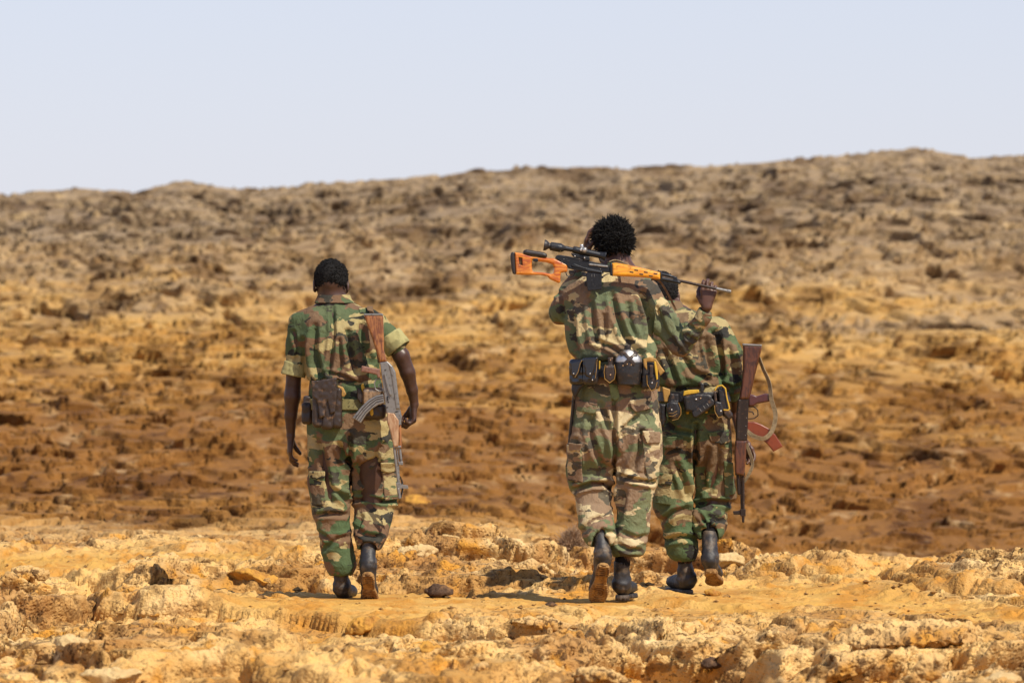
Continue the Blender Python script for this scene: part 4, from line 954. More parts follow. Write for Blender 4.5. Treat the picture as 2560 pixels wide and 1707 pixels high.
pk(M, m_trs, [(1416, 1110), (1452, 1115), (1456, 1205), (1420, 1200)], CAMO_MT, Mr, .010, .010, 155)
pk(M, m_trs, [(1420, 1104), (1454, 1108), (1450, 1128), (1422, 1126)], CAMO_MT, Mr, .024, .0035, 156, 'pocket_flap')
pk(M, m_trs, [(1522, 958), (1542, 958), (1549, 990), (1537, 1001), (1526, 994)], plain('green_canvas_tab', (.16, .20, .09), .9, var=.4, scale=20, spec=.15), Mr, .010, .004, 157, 'belt_loop')
make_boot(M, Mr, M.p(1499, 1318, -.06), M.p(1507, 1385, -.115), M.p(1510, 1405, -.165), (-.13, .64, -.76), (0, .76, .64), .275, sock=(M.p(1494, 1292, -.03), M.p(1500, 1325, -.066), .037, .039), label='left boot lifting off, orange dusty cleated sole turned to the viewer', r=(.041, .035))
make_boot(M, Mr, M.p(1555, 1403, .0), M.p(1553, 1458, .01), M.p(1551, 1496, -.025) + [0, 0, .014], (.22, 1, 0), (0, 0, 1), .27, sock=(M.p(1559, 1380, 0), M.p(1556, 1408, 0), .038, .038), label='right boot flat on the ground, black shaft and rounded heel', r=(.040, .034))
# belt gear
Mb = thing('equipment_belt', M.p(1538, 930, -.15), 'black leather belt loaded with pouches on the tall middle soldier', 'belt')
part('belt_strap', (band(M, lambda P: loft(P, m_pel, 2.35), 914, 944, .012), M.p(1410, 955) - [0, .2, 0], M.p(1660, 905) + [0, .2, 0]), .004, BLK, Mb)
p1 = part('ammunition_pouch', union(rbox(M, 1423, 1462, 897, 962, -.185, -.09, .018), rbox(M, 1456, 1496, 893, 962, -.215, -.13, .018)), .0035, BLKS, Mb, cloth_disp([], .002, 12, 8, 161))
part('pouch_flap', slab(M, [(1425, 905), (1456, 898), (1452, 925), (1444, 943), (1428, 938)], -.197, -.183, .006), .003, BLKS, Mb, under=p1)
part('pouch_flap', slab(M, [(1462, 894), (1495, 892), (1487, 925), (1478, 946), (1464, 940), (1461, 915)], -.228, -.212, .006), .003, BLKS, Mb, under=p1)
for q in ((1434, 934, -.200), (1475, 934, -.230), (1481, 950, -.218)): snap(M, *q, Mb, .004, ALU, under=p1)
for pts in ([(1437, 943), (1445, 930), (1450, 910), (1454, 902), (1460, 902), (1462, 925), (1466, 940)], [(1478, 940), (1485, 920), (1489, 897), (1493, 897), (1491, 925), (1488, 945)]):
    part('pouch_piping', tube(M, [(a, b, -.200 if a < 1470 else -.224, .8) for a, b in pts], .008), .0018, TANL, Mb, under=p1)
part('magazine_case', slab(M, [(1430, 955), (1464, 958), (1450, 975), (1436, 1000), (1428, 975)], -.16, -.09, .012), .004, BLK, Mb)
part('yellow_piping', slab(M, [(1497, 902), (1501, 902), (1500, 922), (1497, 924)], -.18, -.165, .001), .002, YEL, Mb)
p2 = part('grenade_pouch', union(slab(M, [(1512, 912), (1537, 912), (1540, 935), (1537, 950), (1528, 958), (1520, 957), (1511, 947), (1509, 930)], -.205, -.14, .014), slab(M, [(1519, 893), (1533, 893), (1531, 916), (1520, 916)], -.195, -.165, .004)), .003, BRNL, Mb)
for q in ((1526, 900, -.198), (1526, 937, -.207)): snap(M, *q, Mb, .0042, under=p2)
part('pouch_seam', tube(M, [(1513, 912, -.205, .9), (1510, 930, -.205, .9), (1512, 947, -.205, .9), (1524, 957, -.205, .9), (1536, 948, -.205, .9), (1539, 930, -.205, .9), (1536, 912, -.205, .9)], .008), .0018, TANL, Mb, under=p2)
p3 = part('folding_pouch', union(rbox(M, 1603, 1648, 905, 972, -.18, -.11, .012), slab(M, [(1616, 938), (1624, 932), (1640, 938), (1644, 955), (1640, 972), (1630, 978), (1620, 970)], -.205, -.175, .008)), .0035, BLK, Mb)
part('open_flap', slab(M, [(1608, 897), (1625, 892), (1640, 896), (1652, 915), (1662, 928), (1650, 940), (1640, 918), (1634, 905), (1617, 904), (1618, 926), (1609, 915)], -.205, -.190, .004), .003, TANL, Mb, under=p3)
part('yellow_piping', slab(M, [(1635, 903), (1639, 903), (1644, 925), (1645, 948), (1641, 950), (1637, 925)], -.215, -.206, .002), .002, YEL, Mb, under=p3)
part('pouch_strap', slab(M, [(1624, 912), (1634, 912), (1632, 945), (1625, 945)], -.214, -.204, .002), .0025, BRNL, Mb, under=p3)
snap(M, 1630, 957, -.207, Mb, .0045, ALU, under=p3)
part('pouch_seam', tube(M, [(1617, 938, -.203, .9), (1618, 960, -.203, .9), (1628, 977, -.203, .9), (1638, 972, -.203, .9), (1643, 955, -.203, .9)], .008), .0018, TANL, Mb, under=p3)
part('scabbard', union(tube(M, [(1436, 985, -.06, 4.5), (1430, 1040, -.05, 4.2), (1423, 1108, -.04, 3.6), (1419, 1116, -.04, 2.4)]), tube(M, [(1434, 1003, -.06, 1.4), (1420, 1003, -.06, 1.3)])), .003, BLK, Mb, label='thin black scabbard hanging at the left hip')
part('cord', tube(M, [(1632, 978, -.16, .9), (1638, 990, -.16, .9), (1646, 1005, -.15, .9), (1648, 1018, -.15, .9), (1641, 1024, -.15, .9)], .008), .0018, WEB, Mb)
Mc = thing('canteen', M.p(1570, 915, -.17), 'aluminium canteen in a black leather cup on the belt of the tall middle soldier', 'canteen')
mcn = M.st([(872, 1560, 1580, -.18, .02), (880, 1552, 1590, -.18, .028), (890, 1542, 1600, -.18, .04), (905, 1537, 1605, -.18, .045), (935, 1537, 1604, -.18, .045), (940, 1540, 1600, -.18, .044)])
part('bottle', ((lambda P: loft(P, mcn, 2.3)), M.p(1525, 950, -.25), M.p(1615, 865, -.11)), .003, ALU, Mc)
part('cap', cyl(M.p(1569, 877, -.18), M.p(1569, 862, -.18), .0165), .0025, BLK, Mc)
mcc = M.st([(904, 1536, 1606, -.18, .049), (930, 1537, 1604, -.18, .050), (957, 1542, 1600, -.18, .046), (962, 1543, 1599, -.18, .046)])
cc = M.p(1571, 962, -.18)
def cup(P): return smax(loft(P, mcc, 2.3, cap=.003), -ell(P, cc + [0, 0, -.0], (.047, .036, .030)), .002)
cu = part('cup_cover', (cup, M.p(1525, 972, -.26), M.p(1618, 898, -.10)), .003, BLK, Mc)
part('cover_rim', (lambda P: np.abs(np.sqrt((loft(P, mcc, 2.3, cap=.003) + .003) ** 2 + (P.z - M.p(0, 958)[2]) ** 2)) - .0028, M.p(1525, 968, -.26), M.p(1618, 948, -.10)), .0025, TANL, Mc, under=cu)
def mstrap(P):
    a = U(*[poly2(P.x, P.z, M.poly(q, -.2)) for q in ([(1556, 884), (1562, 878), (1590, 908), (1584, 916)], [(1586, 880), (1592, 884), (1562, 916), (1556, 908)], [(1548, 878), (1560, 874), (1556, 890), (1549, 888)], [(1584, 874), (1596, 880), (1592, 892), (1584, 886)])])
    return np.maximum(ext(a, np.abs(loft(P, mcn, 2.3) - .004) - .003, .001), P.y - (M.Y - .175))
part('carrying_strap', (mstrap, M.p(1530, 925, -.26), M.p(1612, 868, -.17)), .0028, BRNL, Mc)
for q in ((1568, 910, -.237), (1578, 912, -.237), (1557, 914, -.235)): snap(M, *q, Mc, .004)

# scoped rifle across the shoulders
SV = thing('rifle', M.p(1540, 670, -.16), 'scoped rifle with orange skeleton stock and amber handguard laid across the tall soldier\'s shoulders', 'rifle')
s0, s1 = -.178, -.142; sm_ = -.160
def Z(x, y): return (1270 + x / 7.84, 590 + y / 7.84)
stock_o = [Z(*q) for q in ((128, 318), (290, 340), (480, 400), (700, 425), (900, 440), (975, 470), (1165, 560), (1165, 700), (1040, 722), (1030, 780), (1025, 910), (990, 925), (820, 850), (770, 790), (640, 768), (300, 765), (150, 757))]
stock_h = [Z(*q) for q in ((478, 470), (600, 500), (760, 520), (870, 560), (900, 620), (885, 730), (850, 745), (700, 715), (490, 700), (470, 640))]
stock_s = [Z(*q) for q in ((205, 420), (275, 430), (285, 575), (225, 560))]
po, ph, ps = M.poly(stock_o, sm_), M.poly(stock_h, sm_), M.poly(stock_s, sm_)
fo, lo_, hi_ = slab(M, stock_o, s0 + .003, s1 - .003, .010)
part('skeleton_stock', ((lambda P: smax(smax(fo(P), -poly2(P.x, P.z, ph), .014), -poly2(P.x, P.z, ps), .004)), lo_, hi_), .0024, WOODS, SV)
part('butt_pad', slab(M, [Z(*q) for q in ((60, 330), (85, 315), (128, 318), (150, 757), (95, 745), (70, 650), (45, 400))], s0, s1, .008), .0024, RUB, SV)
part('cheek_rest', slab(M, [Z(*q) for q in ((290, 320), (310, 280), (360, 265), (700, 320), (760, 350), (768, 400), (750, 432), (400, 385), (310, 355))], s0 - .002, s1 + .002, .013), .0024, RUB, SV)
part('cheek_rest_clamp', slab(M, [Z(*q) for q in ((490, 440), (585, 440), (590, 500), (545, 515), (490, 500))], s0 - .002, s1 + .002, .003), .0022, GUNB, SV)
sling_slot = part('sling_slot', slab(M, stock_s, sm_ - .004, sm_ + .004, .001), .0022, DRAB, SV)
rv = part('receiver', union(slab(M, [Z(*q) for q in ((920, 430), (950, 385), (1000, 370), (1180, 395), (1500, 470), (1960, 570), (2000, 640), (2010, 720), (1850, 710), (1560, 705), (1180, 640), (1160, 590), (975, 475))], s0 + .004, s1 - .004, .004),
    slab(M, [Z(*q) for q in ((1200, 600), (1560, 640), (1840, 700), (1840, 730), (1560, 700), (1200, 640))], s0 - .001, s1 + .001, .003)), .0022, GUNB, SV)
part('dust_cover_rib', tube(M, [Z(1130, 400) + (s0 + .004, 1.2), Z(1480, 480) + (s0 + .004, 1.2)], .008), .0018, GUNB, SV, under=rv)
part('bolt', tube(M, [Z(1600, 560) + (s0 + .003, 3.0), Z(1940, 600) + (s0 + .003, 2.6)], .008), .002, GUNG, SV, under=rv)
part('selector_lever', slab(M, [Z(*q) for q in ((1240, 560), (1290, 540), (1440, 600), (1560, 640), (1550, 655), (1290, 610), (1250, 590))], s0 - .004, s0 + .006, .001), .0018, GUNB, SV, under=rv)
for q in ((1055, 505), (1280, 570), (1545, 655), (1810, 650), (1095, 455)): snap(M, *Z(*q), s0 + .002, SV, .0030, GUNG, under=rv)
part('ejection_slot', slab(M, [Z(*q) for q in ((1145, 485), (1210, 490), (1210, 503), (1145, 498))], s0 + .001, s0 + .006, .0005), .0016, RUB, SV, under=rv)
mz = part('magazine', union(slab(M, [Z(*q) for q in ((1560, 690), (1840, 730), (1835, 1035), (1815, 1055), (1565, 1078), (1550, 1000), (1530, 780))], s0 + .004, s1 - .002, .003), slab(M, [Z(*q) for q in ((1450, 715), (1550, 730), (1560, 800), (1480, 795), (1450, 775))], s0 + .008, s1 - .006, .003)), .0020, GUNB, SV)
for xx in (1640, 1690, 1790):
    for ya, yb in ((745, 800), (830, 900), (870, 960)) if xx != 1790 else ((755, 840), (860, 960)):
        part('magazine_rib', tube(M, [Z(xx, ya) + (s0 + .0035, .7), Z(xx + 5, yb) + (s0 + .0035, .7)], .006), .0015, GUNG if ya == 745 else GUNB, SV, under=mz)
part('magazine_rib', tube(M, [Z(1590, 985) + (s0 + .0035, .8), Z(1825, 975) + (s0 + .0035, .8)], .006), .0015, GUNB, SV, under=mz)
part('trigger_guard', guard(M, [Z(1130, 700), Z(1150, 770), Z(1210, 810), Z(1280, 790), Z(1310, 720), Z(1330, 690)], 1.3, sm_), .0018, GUNB, SV)
part('trigger', slab(M, [Z(*q) for q in ((1200, 670), (1310, 680), (1290, 770), (1220, 770), (1190, 720))], sm_ - .006, sm_ + .006, .003), .0022, RUB, SV)
part('handguard', slab(M, [(1529, 658), (1540, 657), (1580, 664), (1651, 681), (1651, 699), (1610, 694), (1575, 692), (1529, 690)], s0 - .003, s1 + .003, .015), .0022, WOODH, SV)
part('handguard_collar', slab(M, [Z(*q) for q in ((1990, 545), (2045, 535), (2055, 790), (2000, 770))], s0 - .003, s1 + .003, .006), .0022, GUNB, SV)
part('handguard_collar', slab(M, [(1651, 679), (1655, 680), (1656, 702), (1651, 701)], s0 + .002, s1 - .002, .004), .0022, GUNB, SV)
for q in ((1268, 676), (1312, 658), (1360, 696), (1403, 677), (1450, 713), (1495, 691)):
    x_, y_ = 1240 + q[0] / 3.7935, 500 + q[1] / 3.7935
    part('cooling_slot', slab(M, [(x_, y_ - .2), (x_ + 9.6, y_ + 1.2), (x_ + 9.6, y_ + 4.3), (x_, y_ + 2.9)], s0 - .0045, s0 + .002, .0006), .0014, RUB, SV)
part('gas_block', union(tube(M, [(1655, 686, sm_, 4.0), (1672, 689, sm_, 4.0), (1690, 695, sm_, 3.2)]), tube(M, [(1655, 697, sm_, 5.2), (1682, 702, sm_, 4.6), (1698, 706, sm_, 4.6)]), slab(M, [(1682, 690), (1690, 692), (1696, 702), (1690, 708), (1683, 704)], sm_ - .008, sm_ + .008, .002)), .002, GUNB, SV)
part('barrel', tube(M, [(1655, 693, sm_, 4.2), (1700, 702, sm_, 3.7), (1808, 726, sm_, 3.5)]), .0018, GUNG if False else GUND, SV)
part('flash_hider', union(tube(M, [(1792, 722, sm_, 4.2), (1824, 729, sm_, 4.2)]), cyl(M.p(1818, 727.5, sm_), M.p(1827, 729.5, sm_), .0095)), .0018, GUNG, SV)
# scope
Sc = thing('rifle_scope', M.p(1440, 620, -.165), 'black telescopic sight with rubber eyecup clamped on the orange rifle', 'scope')
def sx(a, r, b=None): x, y = Z(*a); return M.p(x, y, sm_)
def cone(pts, d=sm_):
    c = [(M.p(*Z(x, y), d), r / 7.84 * M.m) for x, y, r in pts]
    return (lambda P: U(*[conef(P, c[i], c[i + 1]) for i in range(len(c) - 1)])), *bb([q[0] for q in c], max(q[1] for q in c) + .01)
def conef(P, A, B):
    a, b = A[0], B[0]; Ln = np.linalg.norm(b - a); dr = (b - a) / Ln
    x, y, z = P.x - a[0], P.y - a[1], P.z - a[2]; t = x * dr[0] + y * dr[1] + z * dr[2]
    rr = np.sqrt(np.maximum(x * x + y * y + z * z - t * t, 0)) - (A[1] + (B[1] - A[1]) * np.clip(t / Ln, 0, 1))
    return ext(rr, np.abs(t - Ln / 2) - Ln / 2, .0008)
ec = cone([(705, 178, 112), (760, 187, 95), (800, 195, 60), (835, 200, 60)])
ec_h = (M.p(*Z(690, 176), sm_), M.p(*Z(760, 187), sm_))
part('eyecup', ((lambda P: np.maximum(ec[0](P), -seg(P, ec_h[0], ec_h[1], 60 / 7.84 * M.m, 35 / 7.84 * M.m))), ec[1], ec[2]), .0018, RUB, Sc)
ep = part('eyepiece', cone([(830, 200, 82), (990, 228, 88), (1040, 236, 86), (1110, 240, 50), (1300, 275, 42)]), .0018, GUNB, Sc)
for k in range(7):
    an = -.95 + k * .32; o_ = np.array([0, -math.cos(an), math.sin(an)]) * 84 / 7.84 * M.m
    a_, b_ = M.p(*Z(850, 204), sm_) + o_, M.p(*Z(955, 222), sm_) + o_
    part('grip_ridge', ((lambda P, a_=a_, b_=b_: seg(P, a_, b_, .0012)), *bb([a_, b_], .006)), .0015, RUB, Sc, under=ep)
part('scope_tube', cone([(1270, 265, 62), (1330, 278, 70), (1560, 325, 66), (1840, 385, 62)]), .0018, GUNB, Sc)
part('objective_bell', cone([(1800, 375, 66), (1860, 390, 76), (1915, 402, 90)]), .0018, GUNB, Sc)
part('lens_hood', slab(M, [Z(*q) for q in ((1780, 430), (1880, 450), (1890, 520), (1850, 530), (1800, 500))], sm_ - .012, sm_ + .012, .004), .002, RUB, Sc)
part('elevation_turret', cyl(M.p(*Z(1450, 240), sm_), M.p(*Z(1440, 165), sm_), .009), .002, ALU, Sc)
tw = M.p(*Z(1500, 275), sm_ - .02)
part('windage_turret', cyl(M.p(*Z(1500, 275), sm_ - .026), M.p(*Z(1500, 275), sm_), .0135), .0018, GUNG, Sc)
part('turret_cap', cyl(M.p(*Z(1500, 270), sm_ - .031), M.p(*Z(1500, 270), sm_ - .025), .0085), .0018, ALU, Sc)
part('turret_ring', cyl(M.p(*Z(1435, 268), sm_ - .022), M.p(*Z(1435, 268), sm_), .0075), .0018, ALU, Sc)
part('scope_mount', union(slab(M, [Z(*q) for q in ((1235, 330), (1310, 345), (1590, 400), (1600, 480), (1500, 480), (1450, 450), (1300, 430), (1245, 370))], sm_ - .012, sm_ + .006, .003), slab(M, [Z(*q) for q in ((1470, 390), (1600, 410), (1600, 490), (1480, 480))], s0 - .003, sm_, .003)), .002, GUNB, Sc)
for q in ((1500, 430), (1310, 395)): snap(M, *Z(*q), s0 - .004, Sc, .004, ALU)
# sling over the shoulder
add_strap('sling', M, [(1521, 655, -.150), (1535, 651, -.10), (1556, 656, -.09), (1570, 664, -.13), (1580, 668, -.165)], .012, WEB, SV, face=(0, .6, .8))
add_strap('sling', M, [(1628, 699, -.165), (1645, 700, -.14), (1660, 718, -.13), (1675, 745, -.11), (1690, 775, -.09)], .010, DRAB, SV, face=(0, 1, .3))
# ================= soldier on the right, behind =================
R = Fig(28.75)
Rr = thing('person', R.p(1735, 1482), 'right-hand soldier half hidden behind the tall one, rifle held down at his side', 'person')
RH = [R.p(1654, 738, .06), axes(-.15, -.25, .05)]
r_rarm = [(1798, 830, .02, 26), (1832, 900, .02, 24), (1836, 968, .03, 20), (1838, 1030, .12, 15), (1850, 1092, .17, 11)]
r_larm = [(1622, 830, .03, 26), (1612, 900, .05, 22), (1616, 965, .08, 19), (1626, 1020, .15, 15), (1632, 1060, .20, 11)]
RHR = hand_segs(R.p(1851, 1094, .07), (.45, -.10, -.75), (-.5, -.6, -.3), (-.2, -.5, 0), (.3, .55, .4), (.7, .5))
RHL = hand_segs(R.p(1632, 1064, .20), (0, .2, -1), (1, 0, 0), (0, 1, 0), (.3, .5, .4))
r_tor = R.st([(762, 1632, 1706, .045, .06), (778, 1618, 1745, .035, .085), (798, 1608, 1778, .02, .11), (840, 1606, 1798, .0, .135), (890, 1612, 1800, .0, .14), (930, 1624, 1800, .0, .145), (958, 1636, 1798, .0, .14), (966, 1642, 1792, .0, .12)])
r_torb = R.st([(755, 1640, 1698, .045, .045), (798, 1622, 1760, .02, .09), (860, 1625, 1780, .01, .11), (1000, 1660, 1805, .01, .11), (1100, 1660, 1810, .01, .11)])
def r_body(P):
    d = loft(P, r_torb, 2.2)
    d = S(.03, d, chain(P, R.ch([(1660, 745, .055, 29), (1668, 785, .04, 32)]), .01), chain(P, R.ch([(a, b, c, r * .8 if r > 12 else r) for a, b, c, r in r_rarm[:4]] + [(1851, 1092, .08, 10)]), .012), chain(P, R.ch([(a, b, c, r * .8 if r > 12 else r) for a, b, c, r in r_larm]), .012))
    d = smin(d, S(.03, chain(P, R.ch([(1690, 1080, 0, 42), (1688, 1240, .0, 32), (1712, 1400, .0, 18)])), chain(P, R.ch([(1782, 1080, 0, 42), (1785, 1240, .04, 30), (1776, 1290, .0, 16)]))), .02)
    d = smin(d, head_sdf(P, *RH), .012)
    d = smin(d, hand_sdf(P, RHR), .010); d = smin(d, hand_sdf(P, RHL), .010)
    return d
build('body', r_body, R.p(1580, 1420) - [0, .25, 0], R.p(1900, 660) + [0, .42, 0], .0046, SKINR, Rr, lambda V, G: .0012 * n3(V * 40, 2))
hair_cap(Rr, RH[0], RH[1], (.082, .100, .095), tight=.6, seed=15, tufts=800, tl=.005, neckcut=-.075)
def r_shirt(P):
    ra = chain(P, R.ch([(1792, 822, .02, 33), (1822, 888, .01, 33), (1828, 950, .0, 29), (1832, 985, .04, 22)]), .015)
    la = chain(P, R.ch([(1628, 822, .03, 32), (1614, 900, .05, 30), (1614, 970, .08, 25), (1624, 1010, .13, 21)]), .015)
    return smin(smin(loft(P, r_tor, 2.35, cap=.012), ra, .028), la, .02)
RF = folds(R, [([(1760, 850), (1770, 900), (1790, 950)], 8, .014), ([(1722, 800), (1745, 850), (1752, 900)], 7, .010), ([(1790, 830), (1800, 890), (1802, 945)], 8, .018), ([(1700, 880), (1730, 930), (1775, 950)], 8, .012), ([(1660, 880), (1680, 930), (1690, 955)], 8, .011), ([(1820, 870), (1838, 930), (1842, 960)], 7, .009), ([(1805, 960), (1830, 972), (1850, 965)], 6, .012), ([(1740, 800), (1790, 840)], 6, .008)], 0)
build('shirt', r_shirt, R.p(1570, 1040) - [0, .27, 0], R.p(1880, 748) + [0, .3, 0], .0052, CAMO_R, Rr, cloth_disp(RF, .0085, 8.5, 4, 210))
part('collar', collar2(R, [(752, 1632, 1700, .045, .070), (764, 1628, 1708, .042, .082), (778, 1622, 1718, .038, .094)]), .0035, CAMO_R, Rr, cloth_disp([], .0025, 12, 12, 231))
r_pel = R.st([(955, 1652, 1810, .0, .115), (1000, 1648, 1818, .0, .125), (1060, 1645, 1826, .0, .13), (1110, 1643, 1828, .0, .12), (1150, 1648, 1826, .01, .09)])
r_ll = R.st([(1080, 1644, 1736, .0, .115), (1150, 1642, 1737, .0, .11), (1210, 1637, 1737, .0, .10), (1262, 1632, 1736, .0, .095), (1310, 1652, 1735, .0, .088), (1350, 1660, 1744, .0, .088), (1382, 1666, 1744, .0, .085), (1402, 1678, 1732, .0, .068)])
r_rl = R.st([(1080, 1735, 1826, .0, .115), (1150, 1736, 1829, .03, .11), (1205, 1738, 1834, .06, .105), (1242, 1741, 1838, .06, .10), (1264, 1738, 1828, .04, .088), (1296, 1727, 1815, .0, .092), (1328, 1734, 1813, -.03, .088), (1350, 1748, 1802, -.045, .07)])
r_h1 = hem_hollow(R, 1712, 1408, .0, .045, .045, .055); r_h2 = hem_hollow(R, 1774, 1354, -.120, .047, .095, .095)
def r_trs(P):
    d = S(.012, loft(P, r_ll, 2.2), loft(P, r_rl, 2.2)); d = smin(d, loft(P, r_pel, 2.35), .025)
    return smax(smax(d, -r_h1(P), .006), -r_h2(P), .006)
RT = folds(R, [([(1738, 1060), (1736, 1140), (1736, 1230), (1730, 1280)], 6, .018), ([(1690, 1160), (1706, 1200), (1720, 1240)], 8, .012), ([(1800, 1120), (1790, 1180), (1770, 1230)], 8, .013), ([(1740, 1268), (1775, 1252), (1830, 1258)], 7, .016), ([(1655, 1300), (1680, 1280), (1715, 1270)], 7, .010), ([(1665, 1350), (1700, 1340), (1735, 1345)], 7, .011), ([(1740, 1305), (1770, 1290), (1805, 1300)], 7, .012), ([(1660, 1050), (1690, 1075), (1730, 1080)], 6, .009), ([(1750, 1290), (1770, 1312), (1772, 1300)], 5, .010), ([(1810, 1180), (1822, 1220), (1832, 1250)], 6, .009), ([(1768, 1120), (1758, 1170), (1762, 1220)], 7, .010)], 0)
build('trousers', r_trs, R.p(1610, 1425) - [0, .27, 0], R.p(1860, 945) + [0, .27, 0], .005, CAMO_R, Rr, cloth_disp(RT, .009, 8, 5.5, 240))
pk(R, r_trs, [(1648, 1088), (1706, 1090), (1706, 1118), (1650, 1120)], CAMO_R, Rr, .010, .0035, 251, 'pocket_flap')
pk(R, r_trs, [(1765, 1078), (1820, 1072), (1822, 1104), (1800, 1108), (1775, 1104)], CAMO_R, Rr, .011, .0035, 252, 'pocket_flap')
pk(R, r_trs, [(1634, 1180), (1678, 1185), (1676, 1260), (1636, 1256)], CAMO_R, Rr, .009, .008, 253)
pk(R, r_trs, [(1634, 1178), (1680, 1183), (1678, 1211), (1636, 1208)], CAMO_R, Rr, .021, .0035, 254, 'pocket_flap')
pk(R, r_trs, [(1808, 1150), (1832, 1156), (1838, 1235), (1812, 1240)], CAMO_R, Rr, .010, .008, 255)
make_boot(R, Rr, R.p(1710, 1394, .0), R.p(1720, 1446, .01), R.p(1722, 1480, -.03) + [0, 0, .010], (-.32, 1, 0), (0, 0, 1), .275, sock=(R.p(1710, 1378, 0), R.p(1712, 1400, 0), .038, .037), label='left boot planted with the toe pointing left', r=(.036, .034))
make_boot(R, Rr, R.p(1774, 1332, -.075), R.p(1773, 1395, -.13), R.p(1775, 1421, -.17), (.14, .92, -.30), (0, .30, .95), .27, sock=(R.p(1775, 1312, -.06), R.p(1774, 1338, -.075), .036, .036), label='right boot lifting off, heel raised and brown sole tilted', r=(.038, .036))
Rb = thing('equipment_belt', R.p(1740, 1000, -.15), 'black belt with yellow-trimmed leather pouches on the soldier at the right', 'belt')
part('belt_strap', (band(R, lambda P: loft(P, r_pel, 2.35), 978, 1004, .012), R.p(1630, 1015) - [0, .2, 0], R.p(1840, 970) + [0, .2, 0]), .004, BLK, Rb)
def Q_(x, y): return (1640 + x / 6.918, 940 + y / 6.918)
part('tan_flap', slab(R, [Q_(*q) for q in ((105, 180), (245, 230), (240, 340), (200, 450), (140, 450))], -.175, -.16, .004), .003, TANL, Rb, label='tan leather flap at the left of the belt')
part('hanging_pouch', slab(R, [Q_(*q) for q in ((60, 470), (170, 480), (180, 760), (130, 880), (80, 860), (60, 640))], -.19, -.12, .012), .0035, BLK, Rb)
g1 = part('grenade_pouch', union(slab(R, [Q_(*q) for q in ((240, 300), (390, 310), (395, 460), (240, 460))], -.19, -.15, .005), slab(R, [Q_(*q) for q in ((190, 470), (250, 430), (380, 440), (430, 560), (430, 660), (380, 740), (260, 760), (200, 680), (180, 560))], -.215, -.14, .016)), .003, BLK, Rb)
for yy in (640, 690): part('pouch_seam', tube(R, [Q_(220, yy) + (-.214, .8), Q_(290, yy + 5) + (-.219, .8), Q_(370, yy - 40) + (-.214, .8)], .008), .0018, TANL, Rb, under=g1)
part('pouch_seam', tube(R, [Q_(*q) + (-.214, .9) for q in ((390, 460), (430, 560), (432, 660), (380, 740), (280, 765))], .008), .0018, TANL, Rb, under=g1)
snap(R, *Q_(270, 582), -.217, Rb, .0045, ALU, under=g1)
h1 = part('holster', slab(R, [Q_(*q) for q in ((460, 350), (700, 295), (900, 300), (970, 330), (990, 400), (960, 560), (760, 680), (560, 610), (500, 610))], -.205, -.14, .014), .003, BLK, Rb)
part('holster_lining', slab(R, [Q_(*q) for q in ((465, 345), (480, 260), (560, 240), (740, 232), (750, 285), (700, 300), (560, 320))], -.195, -.17, .004), .003, YEL, Rb, under=h1)
part('holster_strap', slab(R, [Q_(*q) for q in ((620, 620), (960, 380), (1010, 430), (1000, 500), (700, 715), (640, 710))], -.225, -.203, .005), .003, BLK, Rb, under=h1)
for q in ((770, 590), (835, 540), (895, 495)): part('strap_keeper', tube(R, [Q_(q[0] - 12, q[1] - 20) + (-.226, .9), Q_(q[0] + 15, q[1] + 22) + (-.226, .9)], .008), .0018, GUNG, Rb, under=h1)
part('belt_hanger', slab(R, [Q_(*q) for q in ((765, 110), (830, 130), (825, 290), (770, 290))], -.19, -.175, .003), .0028, BLK, Rb, under=h1)
snap(R, *Q_(692, 403), -.208, Rb, .005, ALU, under=h1); snap(R, *Q_(770, 385), -.207, Rb, .0045, under=h1)
for q in ((545, 630), (870, 615)): snap(R, *Q_(*q), -.16, Rb, .008, YEL, under=h1)
g2 = part('ammunition_pouch', slab(R, [Q_(*q) for q in ((1060, 215), (1190, 215), (1240, 540), (1320, 640), (1330, 700), (1260, 760), (1160, 690), (1080, 430))], -.20, -.12, .010), .0032, BLK, Rb)
part('yellow_piping', tube(R, [Q_(*q) + (-.205, 2.0) for q in ((1020, 240), (1060, 175), (1140, 160), (1200, 215), (1225, 380), (1270, 560), (1250, 590), (1175, 585))], .01), .0022, YEL, Rb, under=g2)
part('brown_base', slab(R, [Q_(*q) for q in ((1170, 600), (1280, 590), (1330, 690), (1260, 755), (1170, 650))], -.207, -.195, .003), .003, BRNL, Rb, under=g2)
g3 = part('small_pouch', slab(R, [Q_(*q) for q in ((1000, 460), (1040, 430), (1130, 450), (1165, 560), (1150, 680), (1090, 725), (1030, 660), (1010, 560))], -.225, -.19, .010), .003, BLK, Rb)
part('pouch_strap', slab(R, [Q_(*q) for q in ((990, 270), (1040, 270), (1060, 450), (1010, 450))], -.212, -.198, .003), .0028, BRNL, Rb, under=g3)
part('pouch_seam', tube(R, [Q_(*q) + (-.222, 1.0) for q in ((1010, 510), (1020, 620), (1080, 720), (1140, 700))], .008), .0018, TANL, Rb, under=g3)
snap(R, *Q_(1120, 605), -.227, Rb, .005, ALU, under=g3)
